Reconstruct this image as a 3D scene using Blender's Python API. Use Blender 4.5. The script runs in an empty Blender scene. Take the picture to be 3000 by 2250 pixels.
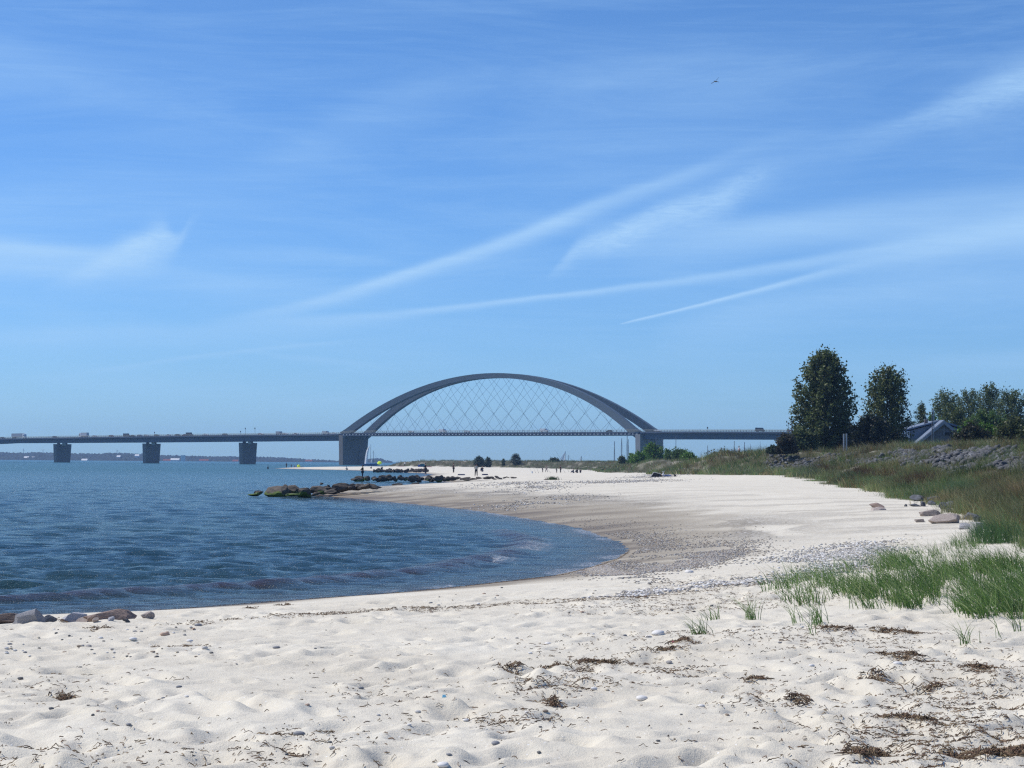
import bpy, bmesh, math, random
import numpy as np
from mathutils import Vector, Matrix, Euler

random.seed(7); rng = np.random.default_rng(11)
C = bpy.context.scene.collection
SC = bpy.context.scene

# ------------------------------------------------------------------ camera, sky, sun, exposure
FPX, HC, PITCH, ROLL = 5800.0, 2.8, math.atan(229 / 5800.0), 0.0075
cam_d = bpy.data.cameras.new("camera"); cam = bpy.data.objects.new("camera", cam_d); C.objects.link(cam)
cam_d.sensor_width = 36.0; cam_d.lens = 36.0 * FPX / 3000.0
cam_d.clip_start = 0.1; cam_d.clip_end = 30000
_p, _r = PITCH, ROLL
CF = np.array([0, math.cos(_p), math.sin(_p)]); _U = np.array([0, -math.sin(_p), math.cos(_p)]); _R = np.array([1.0, 0, 0])
CR = _R * math.cos(_r) + _U * math.sin(_r); CU = _U * math.cos(_r) - _R * math.sin(_r)
M = Matrix(((CR[0], CU[0], -CF[0], 0), (CR[1], CU[1], -CF[1], 0), (CR[2], CU[2], -CF[2], HC), (0, 0, 0, 1)))
cam.matrix_world = M
SC.camera = cam

SUN = Vector((-0.95, 0.30, 0)).normalized() * math.cos(math.radians(50)); SUN.z = math.sin(math.radians(50))
sl = bpy.data.lights.new("sun", 'SUN'); so = bpy.data.objects.new("sun", sl); C.objects.link(so)
sl.energy = 4.25; sl.angle = math.radians(0.5); sl.color = (1.0, 0.955, 0.875)
so.rotation_euler = SUN.to_track_quat('Z', 'Y').to_euler()

SC.view_settings.view_transform = 'Standard'; SC.view_settings.look = 'None'
SC.view_settings.gamma = 1.0; SC.view_settings.exposure = 0.0
SC.cycles.max_bounces = 6; SC.cycles.volume_bounces = 1; SC.cycles.transparent_max_bounces = 8
SC.cycles.use_denoising = False; SC.cycles.pixel_filter_type = 'BLACKMAN_HARRIS'; SC.cycles.filter_width = 1.3; SC.cycles.sample_clamp_indirect = 4; SC.cycles.sample_clamp_direct = 3

w = bpy.data.worlds.new("World"); SC.world = w; w.use_nodes = True
nt = w.node_tree; nt.nodes.clear(); N = nt.nodes.new; L = nt.links.new
def wm(op, a, b=None, c=None, clamp=False):
    n = N('ShaderNodeMath'); n.operation = op; n.use_clamp = clamp
    for i, v in enumerate((a, b, c)):
        if v is None: continue
        if isinstance(v, (int, float)): n.inputs[i].default_value = v
        else: L(v, n.inputs[i])
    return n.outputs[0]
def wcurve(x, pts, lo, hi):
    """piecewise curve over x in [lo,hi]; pts given as (x, y01)"""
    n = N('ShaderNodeFloatCurve'); n.inputs['Factor'].default_value = 1.0
    t = wm('DIVIDE', wm('SUBTRACT', x, lo), hi - lo, clamp=True)
    L(t, n.inputs['Value']); cv = n.mapping.curves[0]
    P = sorted(((p[0] - lo) / (hi - lo), p[1]) for p in pts)
    cv.points[0].location = P[0]; cv.points[1].location = P[-1]
    for p in P[1:-1]: cv.points.new(*p)
    n.mapping.update()
    return n.outputs[0]
out = N('ShaderNodeOutputWorld'); bg = N('ShaderNodeBackground'); L(bg.outputs[0], out.inputs[0])
bg.inputs['Strength'].default_value = 0.115
sky = N('ShaderNodeTexSky'); sky.sky_type = 'NISHITA'; sky.sun_disc = False
sky.sun_elevation = math.radians(50); sky.sun_rotation = math.atan2(SUN.x, SUN.y)
sky.altitude = 0; sky.air_density = 1.0; sky.dust_density = 0.15; sky.ozone_density = 2.2
tint = N('ShaderNodeMixRGB'); tint.blend_type = 'MULTIPLY'; tint.inputs[0].default_value = 1.0
tint.inputs[2].default_value = (0.39, 0.66, 1.04, 1)
L(sky.outputs[0], tint.inputs[1])
tc = N('ShaderNodeTexCoord'); sp = N('ShaderNodeSeparateXYZ'); L(tc.outputs['Generated'], sp.inputs[0])
DX, DY, DZ = sp.outputs[0], sp.outputs[1], sp.outputs[2]
tm = N('ShaderNodeMixRGB'); L(wm('MULTIPLY', DZ, 4.6, clamp=True), tm.inputs[0]); tm.inputs[1].default_value = (0.42, 0.71, 1.24, 1); tm.inputs[2].default_value = (0.43, 0.70, 1.08, 1); L(tm.outputs[0], tint.inputs[2])
AZ = wm('ARCTAN2', DX, DY)                       # radians, + to the right of north-ish axis
EL = wm('ARCSINE', DZ)
LO, HI, ESC = -0.30, 0.30, 0.26
def pxdir(x, y):
    d = CF + (x - 1500) / FPX * CR + (1125 - y) / FPX * CU; d = d / np.linalg.norm(d)
    return math.atan2(d[0], d[1]), math.asin(d[2])
cmb = N('ShaderNodeCombineXYZ'); L(AZ, cmb.inputs[0]); L(wm('MULTIPLY', EL, 2.2), cmb.inputs[1])
def wnoise(scale, det=6, rough=.6, rot=0.0, sx=1, sy=1, dist=0.0, off=0.0):
    mp = N('ShaderNodeMapping'); L(cmb.outputs[0], mp.inputs[0])
    mp.inputs['Rotation'].default_value = (0, 0, rot); mp.inputs['Scale'].default_value = (sx, sy, 1); mp.inputs['Location'].default_value = (off, off * .7, off)
    n = N('ShaderNodeTexNoise'); n.inputs['Scale'].default_value = scale; n.inputs['Detail'].default_value = det
    n.inputs['Roughness'].default_value = rough; n.inputs['Distortion'].default_value = dist
    L(mp.outputs[0], n.inputs['Vector']); return n.outputs[0]
puff = wnoise(95, 8, .72, -.35, .8, 1.8, .9)
fine = wnoise(30, 10, .74, -.33, .5, 5.0, .9, 3.1)
wob = wm('MULTIPLY', wm('SUBTRACT', wnoise(30, 4, .6, 0, 1, 1, 0, 7.7), .5), 1.0)
cloud = None
# each band: (x, y, half-width px, strength 0..1) along its length, soft, puffiness
BANDS = [
 ([(560, 950, 16, .0), (760, 922, 18, .32), (1000, 862, 20, .58), (1220, 790, 19, .72), (1500, 700, 24, .70), (1750, 600, 27, .55), (2000, 515, 24, .36), (2200, 440, 30, .14), (2500, 330, 30, .0)], .25),
 ([(600, 962, 12, .0), (800, 945, 18, .25), (1100, 925, 14, .45), (1500, 880, 8, .60), (1800, 845, 10, .58), (2150, 800, 14, .5), (2500, 745, 22, .55), (2750, 705, 40, .60), (3000, 660, 60, .62)], .15),
 ([(1815, 948, 1.5, .0), (1850, 940, 3, .75), (2000, 905, 4, .85), (2200, 855, 7, .75), (2360, 812, 11, .6), (2520, 775, 20, .40), (2700, 745, 26, .25), (3000, 690, 40, .1)], .1),
 ([(1600, 815, 8, .0), (1650, 770, 20, .34), (1700, 722, 32, .55), (1800, 690, 40, .72), (1950, 625, 48, .72), (2100, 580, 52, .66), (2200, 525, 46, .42), (2400, 455, 60, .1), (2600, 380, 30, .22), (2850, 285, 52, .48), (3000, 235, 62, .58)], .9),
 ([(1800, 740, 40, .0), (2050, 700, 50, .40), (2300, 660, 50, .55), (2600, 630, 65, .5), (3000, 590, 80, .42)], .3),
 ([(0, 722, 30, .7), (150, 735, 28, .66), (300, 742, 26, .55), (420, 750, 30, .15), (900, 745, 20, .18), (1060, 760, 16, .16), (1200, 770, 12, .0)], .4),
 ([(0, 775, 30, .55), (200, 785, 30, .5), (450, 800, 40, .25), (700, 830, 40, .22), (950, 840, 36, .12), (1100, 850, 20, .0)], .5),
 ([(110, 840, 15, .0), (180, 825, 24, .22), (260, 790, 34, .52), (340, 745, 42, .72), (410, 720, 48, .85), (470, 695, 48, .80), (525, 700, 22, .45), (560, 650, 20, .12), (600, 620, 10, .0)], .8),
 ([(0, 985, 30, .22), (300, 975, 34, .3), (600, 975, 34, .26), (900, 965, 26, .2), (1200, 940, 18, .0)], .35),
 ([(200, 1100, 8, .0), (350, 1075, 7, .18), (680, 1032, 7, .24), (1000, 1000, 6, .14), (1200, 985, 5, .0)], .2),
 ([(680, 1015, 4, .0), (760, 1032, 7, .12), (1000, 1060, 10, .14), (1200, 1085, 8, .0)], .2),
 ([(0, 160, 60, .25), (150, 190, 60, .22), (400, 250, 70, .12), (800, 330, 60, .0)], .4),
 ([(0, 600, 90, .20), (300, 560, 90, .16), (700, 520, 80, .12), (1100, 330, 80, .14), (1500, 200, 70, .05), (1900, 100, 60, .0)], .4),
 ([(1900, 980, 40, .0), (2150, 930, 60, .28), (2400, 880, 60, .22), (2700, 830, 60, .25), (3000, 820, 60, .2)], .4),
 ([(2300, 1090, 20, .0), (2600, 1075, 30, .12), (3000, 1050, 30, .2)], .3),
 ([(1450, 330, 100, .0), (1800, 250, 130, .14), (2300, 200, 120, .10), (2700, 120, 100, .0)], .4),
]
for pts, pf in BANDS:
    A = [pxdir(p[0], p[1]) for p in pts]
    az0, az1 = A[0][0], A[-1][0]
    e0 = wcurve(AZ, [(a, e / ESC) for a, e in A], az0, az1)
    hw = wcurve(AZ, [(A[i][0], p[2] / FPX / .03) for i, p in enumerate(pts)], az0, az1)
    stg = wcurve(AZ, [(A[i][0], p[3]) for i, p in enumerate(pts)], az0, az1)
    d = wm('SUBTRACT', EL, wm('MULTIPLY', e0, ESC))
    d = wm('ADD', d, wm('MULTIPLY', wob, .006 * pf + .0008))
    q = wm('DIVIDE', d, wm('MULTIPLY', hw, .03))
    # a sharper upper edge and a softer lower one, as wind-sheared trails have
    q = wm('MULTIPLY', q, wm('ADD', 1.0, wm('MULTIPLY', wm('SIGN', q), .25)))
    g = wm('EXPONENT', wm('MULTIPLY', wm('MULTIPLY', q, q), -1.0))
    tex = wm('ADD', 1 - .9 * max(pf, .35), wm('MULTIPLY', puff if pf > .6 else fine, 1.8 * max(pf, .35)))
    m = wm('MULTIPLY', wm('MULTIPLY', g, stg), tex)
    inr = wm('MULTIPLY', wm('GREATER_THAN', AZ, az0 if pts[0][0] > 0 else -9), wm('LESS_THAN', AZ, az1 if pts[-1][0] < 3000 else 9))
    m = wm('MULTIPLY', m, inr)
    cloud = m if cloud is None else wm('SUBTRACT', wm('ADD', cloud, m), wm('MULTIPLY', cloud, m))
veil = wm('MULTIPLY', wm('SUBTRACT', wnoise(7, 8, .66, -.35, .7, 2.4, .9, 1.3), .42, clamp=True), .6)
veil2 = wm('MULTIPLY', wm('SUBTRACT', wnoise(13, 10, .72, -.38, .55, 4.0, 1.2, 5.3), .49, clamp=True), .42)
cloud = wm('ADD', wm('ADD', wm('MULTIPLY', cloud, .95), veil), veil2, clamp=True)
cloud = wm('MULTIPLY', cloud, wm('MULTIPLY', DZ, 30, clamp=True))
mixc = N('ShaderNodeMixRGB'); L(cloud, mixc.inputs[0]); L(tint.outputs[0], mixc.inputs[1]); mixc.inputs[2].default_value = (3.7, 5.9, 8.6, 1)
L(mixc.outputs[0], bg.inputs['Color'])

# ------------------------------------------------------------------ pixel helpers (photo is 3000 x 2250)
def ray(x, y): return CF + (x - 1500) / FPX * CR + (1125 - y) / FPX * CU
def at(x, y, Y):
    d = ray(x, y); t = Y / d[1]; return np.array([0, 0, HC]) + d * t
def ground(x, y, z):
    d = ray(x, y); t = (z - HC) / d[2]; return np.array([0, 0, HC]) + d * t
def hor(x): return 1354 + .0075 * (x - 1500)

# ------------------------------------------------------------------ noise in numpy
_T = rng.random((256, 256))
def vnoise(x, y, s=0):
    x = x + s * 17.13; y = y + s * 9.71
    xi = np.floor(x).astype(int); yi = np.floor(y).astype(int); fx = x - xi; fy = y - yi
    fx = fx * fx * (3 - 2 * fx); fy = fy * fy * (3 - 2 * fy)
    a = _T[xi & 255, yi & 255]; b = _T[(xi + 1) & 255, yi & 255]; c = _T[xi & 255, (yi + 1) & 255]; d = _T[(xi + 1) & 255, (yi + 1) & 255]
    return (a * (1 - fx) + b * fx) * (1 - fy) + (c * (1 - fx) + d * fx) * fy
def fbm(x, y, o=4, s=0):
    r = 0; a = .5; t = 0
    for i in range(o): r = r + a * vnoise(x * 2 ** i, y * 2 ** i, s + i * 3); t += a; a *= .5
    return r / t
def sstep(t): t = np.clip(t, 0, 1); return t * t * (3 - 2 * t)
def sdist(X, Y, poly):
    """signed distance to polygon, positive inside"""
    P = np.array(poly, float); Q = np.roll(P, -1, 0)
    if X.size <= 4000:
        x, y = X.reshape(-1, 1), Y.reshape(-1, 1); ax, ay = P[:, 0], P[:, 1]; dx, dy = (Q - P).T
        t = np.clip(((x - ax) * dx + (y - ay) * dy) / (dx * dx + dy * dy), 0, 1); D = np.sqrt(((x - ax - t * dx) ** 2 + (y - ay - t * dy) ** 2).min(1))
        c = ((ay > y) != ((ay + dy) > y)) & (x < dx * (y - ay) / np.where(dy == 0, 1, dy) + ax); return np.where(c.sum(1) % 2 == 1, D, -D).reshape(X.shape)
    best = np.full(X.shape, 1e18); ins = np.zeros(X.shape, bool)
    for (ax, ay), (bx, by) in zip(P, Q):
        dx, dy = bx - ax, by - ay; l2 = dx * dx + dy * dy
        t = np.clip(((X - ax) * dx + (Y - ay) * dy) / l2, 0, 1)
        best = np.minimum(best, (X - ax - t * dx) ** 2 + (Y - ay - t * dy) ** 2)
        if dy != 0:
            c = ((ay > Y) != (by > Y)) & (X < dx * (Y - ay) / dy + ax); ins ^= c
    d = np.sqrt(best); return np.where(ins, d, -d)

def G(x, y, z=0.0): p = ground(x, y, z); return (p[0], p[1])
SHORE_PX = [(0, 1812), (220, 1803), (448, 1790), (678, 1774), (814, 1763), (1017, 1749), (1220, 1732), (1356, 1718), (1490, 1702), (1627, 1686),
            (1740, 1658), (1810, 1634), (1842, 1612), (1822, 1590), (1750, 1566), (1695, 1546), (1560, 1522), (1397, 1496), (1220, 1478),
            (1085, 1465), (976, 1455), (900, 1453), (960, 1438), (1030, 1431), (1123, 1425.5), (1202, 1421.5), (1300, 1417.5), (1352, 1414.5),
            (1300, 1411.5), (1255, 1409.5), (1200, 1403), (1270, 1390), (1242, 1386.8), (1190, 1384.5), (1093, 1380), (1025, 1377.6), (890, 1375), (800, 1372.3)]
SHORE = [G(*p) for p in SHORE_PX]
LAND = [(-400, -120), (-60, -30), (-24, 20), (-13, 31)] + SHORE + [(-70, 745), (-40, 800), (20, 850), (90, 905), (300, 1080), (1200, 1150), (1200, -120)]
DUNE_FOOT = [(60, 18), (17, 33), (13.4, 36), (11.4, 40.5), (15.0, 59), (21.0, 102), (26.0, 158), (29.0, 185), (32.0, 235), (31.8, 260), (29.5, 275), (25.8, 290), (22.6, 297), (21.6, 306),
             (24, 330), (31, 385), (30, 420), (21, 436), (23, 540), (18, 640), (-5, 700), (-25, 722), (-40, 742), (-52, 757)]
DUNE = DUNE_FOOT + [(-44, 800), (20, 838), (90, 880), (300, 1050), (1100, 1100), (1100, -60), (60, -60)]
_fp = []
for _ in range(1300):
    yy = rng.uniform(8, 40); xx = rng.uniform(-.29, .29) * yy
    _fp.append((xx, yy, rng.uniform(0, math.pi), rng.uniform(.9, 1.5)))

_fpa = np.array(_fp)
def terrain(X, Y, full=False):
    X = np.asarray(X, float); Y = np.asarray(Y, float)
    d = sdist(X, Y, LAND); e = sdist(X, Y, DUNE)
    jit = (fbm(X * .35, Y * .35, 3, 5) - .5) * np.clip(np.abs(d) * .25, 0, 1.2)
    dj = d + jit
    z = np.where(dj > 0, np.interp(Y, [90, 200, 320, 450, 620, 720], [1.25, 1.1, .85, .58, .7, .95]) * (1 - np.exp(-np.maximum(dj, 0) / 12)), np.maximum(.075 * dj, -3))
    # berm lines along the upper beach, gentle undulation
    dry = sstep((dj - 2.5) / 6)
    z = z + dry * (fbm(X * .12, Y * .05, 3, 2) - .5) * .2 * sstep((d - 6) / 20)
    ej = e + (fbm(X * .22, Y * .12, 4, 9) - .5) * np.clip(Y * .034, .8, 5.0)
    top = np.interp(Y, [0, 250, 300, 400, 520, 700, 900], [3.2, 3.2, 3.0, 2.9, 2.4, 2.1, 2.1])
    rise = np.interp(Y, [0, 60, 250, 300, 500], [17, 16, 15, 11, 14])
    up = np.interp(Y, [150, 235, 300, 350, 500], [0, .45, .3, .1, 0]) * sstep((e + 14) / 14)
    z = z + up + top * sstep(np.maximum(ej, 0) / rise) * 1.0
    veg = sstep((ej + .3) / 1.2)
    z = z + veg * ((fbm(X * .30, Y * .2, 3, 14) - .45) * .5 + (fbm(X * 1.3, Y * .9, 2, 15) - .5) * .25) * sstep(ej / 6)
    # sand mounds on the right in front of the tall grass
    for mx, my, mr, mh in ((7.4, 30.5, 2.6, .42), (5.6, 26.5, 2.2, .16), (8.5, 26, 2.5, .22), (12, 31, 3.5, .4), (3.6, 20, 2.5, .10)):
        z = z + mh * np.exp(-((X - mx) ** 2 / mr ** 2 + (Y - my) ** 2 / (mr * 1.2) ** 2))
    near = dry * (1 - veg * .6)
    m = near * np.clip(1.4 - Y / 90, .15, 1)
    rid = 1 - np.abs(2 * fbm(X * .75 + .25 * np.sin(Y * .8), Y * .55, 3, 21) - 1)
    z = z + m * ((fbm(X * .38, Y * .42, 3, 20) - .5) * .085 + (rid - .6) * .04 + (fbm(X * 1.7, Y * 1.9, 3, 22) - .5) * .055 + (fbm(X * 6, Y * 6, 2, 23) - .5) * .02)
    sel = (Y > 7) & (Y < 42) & (np.abs(X) < 13)
    if sel.any():
        xs, ys, zs = X[sel], Y[sel], np.zeros(int(sel.sum()))
        if xs.size < 50:
            zs = _foot(xs[:, None] - _fpa[:, 0], ys[:, None] - _fpa[:, 1], _fpa[:, 2], _fpa[:, 3]).sum(1)
        else:
            order = np.argsort(ys); ys_s = ys[order]
            for fx, fy, fa, fs in _fp:
                a, b = np.searchsorted(ys_s, (fy - .6, fy + .6)); idx = order[a:b]
                zs[idx] += _foot(xs[idx] - fx, ys[idx] - fy, fa, fs)
        zz = np.zeros(X.shape); zz[sel] = zs; z = z + zz * near
    if full: return z, d, dj, e, ej, veg, dry
    return z
def _foot(dx, dy, a, s):
    u = (dx * np.cos(a) + dy * np.sin(a)) / (.16 * s); v = (-dx * np.sin(a) + dy * np.cos(a)) / (.075 * s)
    r = u * u + v * v
    return -.036 * s * np.exp(-r * .9) + .012 * s * np.exp(-(np.sqrt(r) - 1.9) ** 2 * 2.2)
def hz(x, y): return float(terrain(np.array([x]), np.array([y]))[0])
def onland(px, py, z0=1.2):
    z = z0
    for _ in range(9):
        p = ground(px, py, min(z, HC - .25)); z = .5 * z + .5 * hz(p[0], p[1])
    p = ground(px, py, min(z, HC - .25)); return np.array([p[0], p[1], hz(p[0], p[1])])
def atz(px, Y):
    p = at(px, 1354, Y); return np.array([p[0], p[1], hz(p[0], p[1])])

# ------------------------------------------------------------------ object helpers
def tag(o, label=None, cat=None, group=None, kind=None):
    if label: o['label'] = label
    if cat: o['category'] = cat
    if group: o['group'] = group
    if kind: o['kind'] = kind
    return o
def empty(name, loc, label, cat, group=None, rz=0.0, s=1.0):
    o = bpy.data.objects.new(name, None); C.objects.link(o); o.location = loc; o.rotation_euler = (0, 0, rz); o.scale = (s, s, s)
    o.empty_display_size = .2
    return tag(o, label, cat, group)
def link(name, me, mat=None, parent=None, smooth=False):
    o = bpy.data.objects.new(name, me); C.objects.link(o)
    if mat and not me.materials: me.materials.append(mat)
    if parent: o.parent = parent
    if smooth: me.polygons.foreach_set('use_smooth', [True] * len(me.polygons))
    return o
def np_mesh(name, V, F, nper):
    me = bpy.data.meshes.new(name); V = np.asarray(V, np.float32); F = np.asarray(F, np.int32).reshape(-1, nper)
    me.vertices.add(len(V)); me.vertices.foreach_set('co', V.ravel())
    me.loops.add(F.size); me.loops.foreach_set('vertex_index', F.ravel())
    me.polygons.add(len(F)); me.polygons.foreach_set('loop_start', np.arange(0, F.size, nper, dtype=np.int32))
    me.polygons.foreach_set('loop_total', np.full(len(F), nper, np.int32)); me.update(calc_edges=True); me.validate(); return me
def fattr(me, name, vals):
    a = me.attributes.new(name, 'FLOAT', 'POINT'); a.data.foreach_set('value', np.asarray(vals, np.float32).ravel())
def cattr(me, name, cols):
    a = me.attributes.new(name, 'FLOAT_COLOR', 'POINT'); c = np.ones((len(cols), 4), np.float32); c[:, :3] = cols
    a.data.foreach_set('color', c.ravel())
class MB:
    def __init__(s): s.v = []; s.f = []
    def box(s, c, d, rz=0.0, taper=1.0):
        i = len(s.v); cx, cy, cz = c; hx, hy, hz_ = d[0] / 2, d[1] / 2, d[2] / 2
        for k, (x, y, z) in enumerate(((-1, -1, -1), (1, -1, -1), (1, 1, -1), (-1, 1, -1), (-1, -1, 1), (1, -1, 1), (1, 1, 1), (-1, 1, 1))):
            t = taper if z > 0 else 1.0; X, Y = x * hx * t, y * hy * t
            s.v.append((cx + X * math.cos(rz) - Y * math.sin(rz), cy + X * math.sin(rz) + Y * math.cos(rz), cz + z * hz_))
        for q in ((0, 3, 2, 1), (4, 5, 6, 7), (0, 1, 5, 4), (1, 2, 6, 5), (2, 3, 7, 6), (3, 0, 4, 7)): s.f.append([i + j for j in q])
        return s
    def tube(s, pts, rad, n=6, cap=True):
        i = len(s.v); m = len(pts)
        if isinstance(rad, (int, float)): rad = [rad] * m
        for k, p in enumerate(pts):
            p = Vector(p); a = Vector(pts[max(k - 1, 0)]); b = Vector(pts[min(k + 1, m - 1)])
            t = (b - a).normalized(); u = t.cross(Vector((0, 0, 1))); u = u.normalized() if u.length > 1e-3 else Vector((1, 0, 0)); v = t.cross(u)
            for j in range(n):
                an = 2 * math.pi * j / n; q = p + (u * math.cos(an) + v * math.sin(an)) * rad[k]; s.v.append(tuple(q))
        for k in range(m - 1):
            for j in range(n): s.f.append([i + k * n + j, i + k * n + (j + 1) % n, i + (k + 1) * n + (j + 1) % n, i + (k + 1) * n + j])
        if cap: s.f.append([i + j for j in range(n)][::-1]); s.f.append([i + (m - 1) * n + j for j in range(n)])
        return s
    def prism(s, pts, d):
        """extrude polygon pts (3D) by vector d"""
        i = len(s.v); n = len(pts); s.v += [tuple(p) for p in pts] + [tuple(np.array(p) + np.array(d)) for p in pts]
        s.f.append([i + j for j in range(n)]); s.f.append([i + n + j for j in range(n)][::-1])
        for j in range(n): s.f.append([i + j, i + (j + 1) % n, i + n + (j + 1) % n, i + n + j][::-1])
        return s
    def mesh(s, name):
        me = bpy.data.meshes.new(name); me.from_pydata([tuple(map(float, v)) for v in s.v], [], s.f); me.update()
        bm = bmesh.new(); bm.from_mesh(me); bmesh.ops.recalc_face_normals(bm, faces=bm.faces); bm.to_mesh(me); bm.free(); return me
    def build(s, name, mat, parent=None, smooth=False): return link(name, s.mesh(name), mat, parent, smooth)

# ------------------------------------------------------------------ materials
def newmat(name):
    m = bpy.data.materials.new(name); m.use_nodes = True; n = m.node_tree; n.nodes.clear()
    o = n.nodes.new('ShaderNodeOutputMaterial'); b = n.nodes.new('ShaderNodeBsdfPrincipled'); n.links.new(b.outputs[0], o.inputs[0]); return m, n, b, o
def simple(name, col, rough=.8, var=.15, scale=2.0, bump=0.0, metallic=0.0, coord='Object'):
    m, n, b, o = newmat(name); nn = n.nodes.new; l = n.links.new
    t = nn('ShaderNodeTexCoord'); q = nn('ShaderNodeTexNoise'); q.inputs['Scale'].default_value = scale; q.inputs['Detail'].default_value = 5
    l(t.outputs[coord], q.inputs['Vector']); r = nn('ShaderNodeMapRange'); l(q.outputs[0], r.inputs[0])
    r.inputs['From Min'].default_value = .3; r.inputs['From Max'].default_value = .7; r.inputs['To Min'].default_value = 1 - var; r.inputs['To Max'].default_value = 1 + var
    x = nn('ShaderNodeMixRGB'); x.blend_type = 'MULTIPLY'; x.inputs[0].default_value = 1; x.inputs[1].default_value = (*col, 1); l(r.outputs[0], x.inputs[2])
    l(x.outputs[0], b.inputs['Base Color']); b.inputs['Roughness'].default_value = rough; b.inputs['Metallic'].default_value = metallic
    if bump:
        bb = nn('ShaderNodeBump'); bb.inputs['Strength'].default_value = bump; l(q.outputs[0], bb.inputs['Height']); l(bb.outputs[0], b.inputs['Normal'])
    return m
def leafmat(name, trans=.3, rough=.6):
    m, n, b, o = newmat(name); nn = n.nodes.new; l = n.links.new
    a = nn('ShaderNodeAttribute'); a.attribute_name = 'tint'; l(a.outputs['Color'], b.inputs['Base Color']); b.inputs['Roughness'].default_value = rough
    b.inputs['Specular IOR Level'].default_value = .35
    t = nn('ShaderNodeBsdfTranslucent'); l(a.outputs['Color'], t.inputs['Color']); mx = nn('ShaderNodeMixShader'); mx.inputs[0].default_value = trans
    l(b.outputs[0], mx.inputs[1]); l(t.outputs[0], mx.inputs[2]); l(mx.outputs[0], o.inputs[0]); return m
def rockmat(name, c1, c2, algae=None, az=.45, scale=3.0):
    m, n, b, o = newmat(name); nn = n.nodes.new; l = n.links.new
    t = nn('ShaderNodeTexCoord'); g = nn('ShaderNodeNewGeometry')
    q = nn('ShaderNodeTexNoise'); q.inputs['Scale'].default_value = scale; q.inputs['Detail'].default_value = 8; q.inputs['Roughness'].default_value = .7
    oi = nn('ShaderNodeObjectInfo'); ad = nn('ShaderNodeVectorMath'); ad.operation = 'ADD'; l(t.outputs['Object'], ad.inputs[0]); l(oi.outputs['Random'], ad.inputs[1]); l(ad.outputs[0], q.inputs['Vector'])
    r = nn('ShaderNodeValToRGB'); r.color_ramp.elements[0].position = .35; r.color_ramp.elements[1].position = .68
    r.color_ramp.elements[0].color = (*c1, 1); r.color_ramp.elements[1].color = (*c2, 1); l(q.outputs[0], r.inputs[0])
    hv = nn('ShaderNodeHueSaturation'); l(r.outputs[0], hv.inputs['Color']); mr = nn('ShaderNodeMapRange'); mr.inputs['To Min'].default_value = .65; mr.inputs['To Max'].default_value = 1.35
    l(oi.outputs['Random'], mr.inputs[0]); l(mr.outputs[0], hv.inputs['Value']); col = hv.outputs[0]
    if algae:
        s = nn('ShaderNodeSeparateXYZ'); l(g.outputs['Position'], s.inputs[0]); q2 = nn('ShaderNodeTexNoise'); q2.inputs['Scale'].default_value = 1.3; l(g.outputs['Position'], q2.inputs['Vector'])
        a = nn('ShaderNodeMath'); a.operation = 'MULTIPLY_ADD'; l(q2.outputs[0], a.inputs[0]); a.inputs[1].default_value = 1.1; a.inputs[2].default_value = az - .55
        d = nn('ShaderNodeMath'); d.operation = 'SUBTRACT'; l(a.outputs[0], d.inputs[0]); l(s.outputs[2], d.inputs[1])
        k = nn('ShaderNodeMath'); k.operation = 'MULTIPLY'; k.use_clamp = True; l(d.outputs[0], k.inputs[0]); k.inputs[1].default_value = 7
        x = nn('ShaderNodeMixRGB'); l(k.outputs[0], x.inputs[0]); l(col, x.inputs[1]); x.inputs[2].default_value = (*algae, 1); col = x.outputs[0]
    l(col, b.inputs['Base Color']); b.inputs['Roughness'].default_value = .85
    bb = nn('ShaderNodeBump'); bb.inputs['Strength'].default_value = .5; bb.inputs['Distance'].default_value = .05; l(q.outputs[0], bb.inputs['Height']); l(bb.outputs[0], b.inputs['Normal'])
    return m

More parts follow.
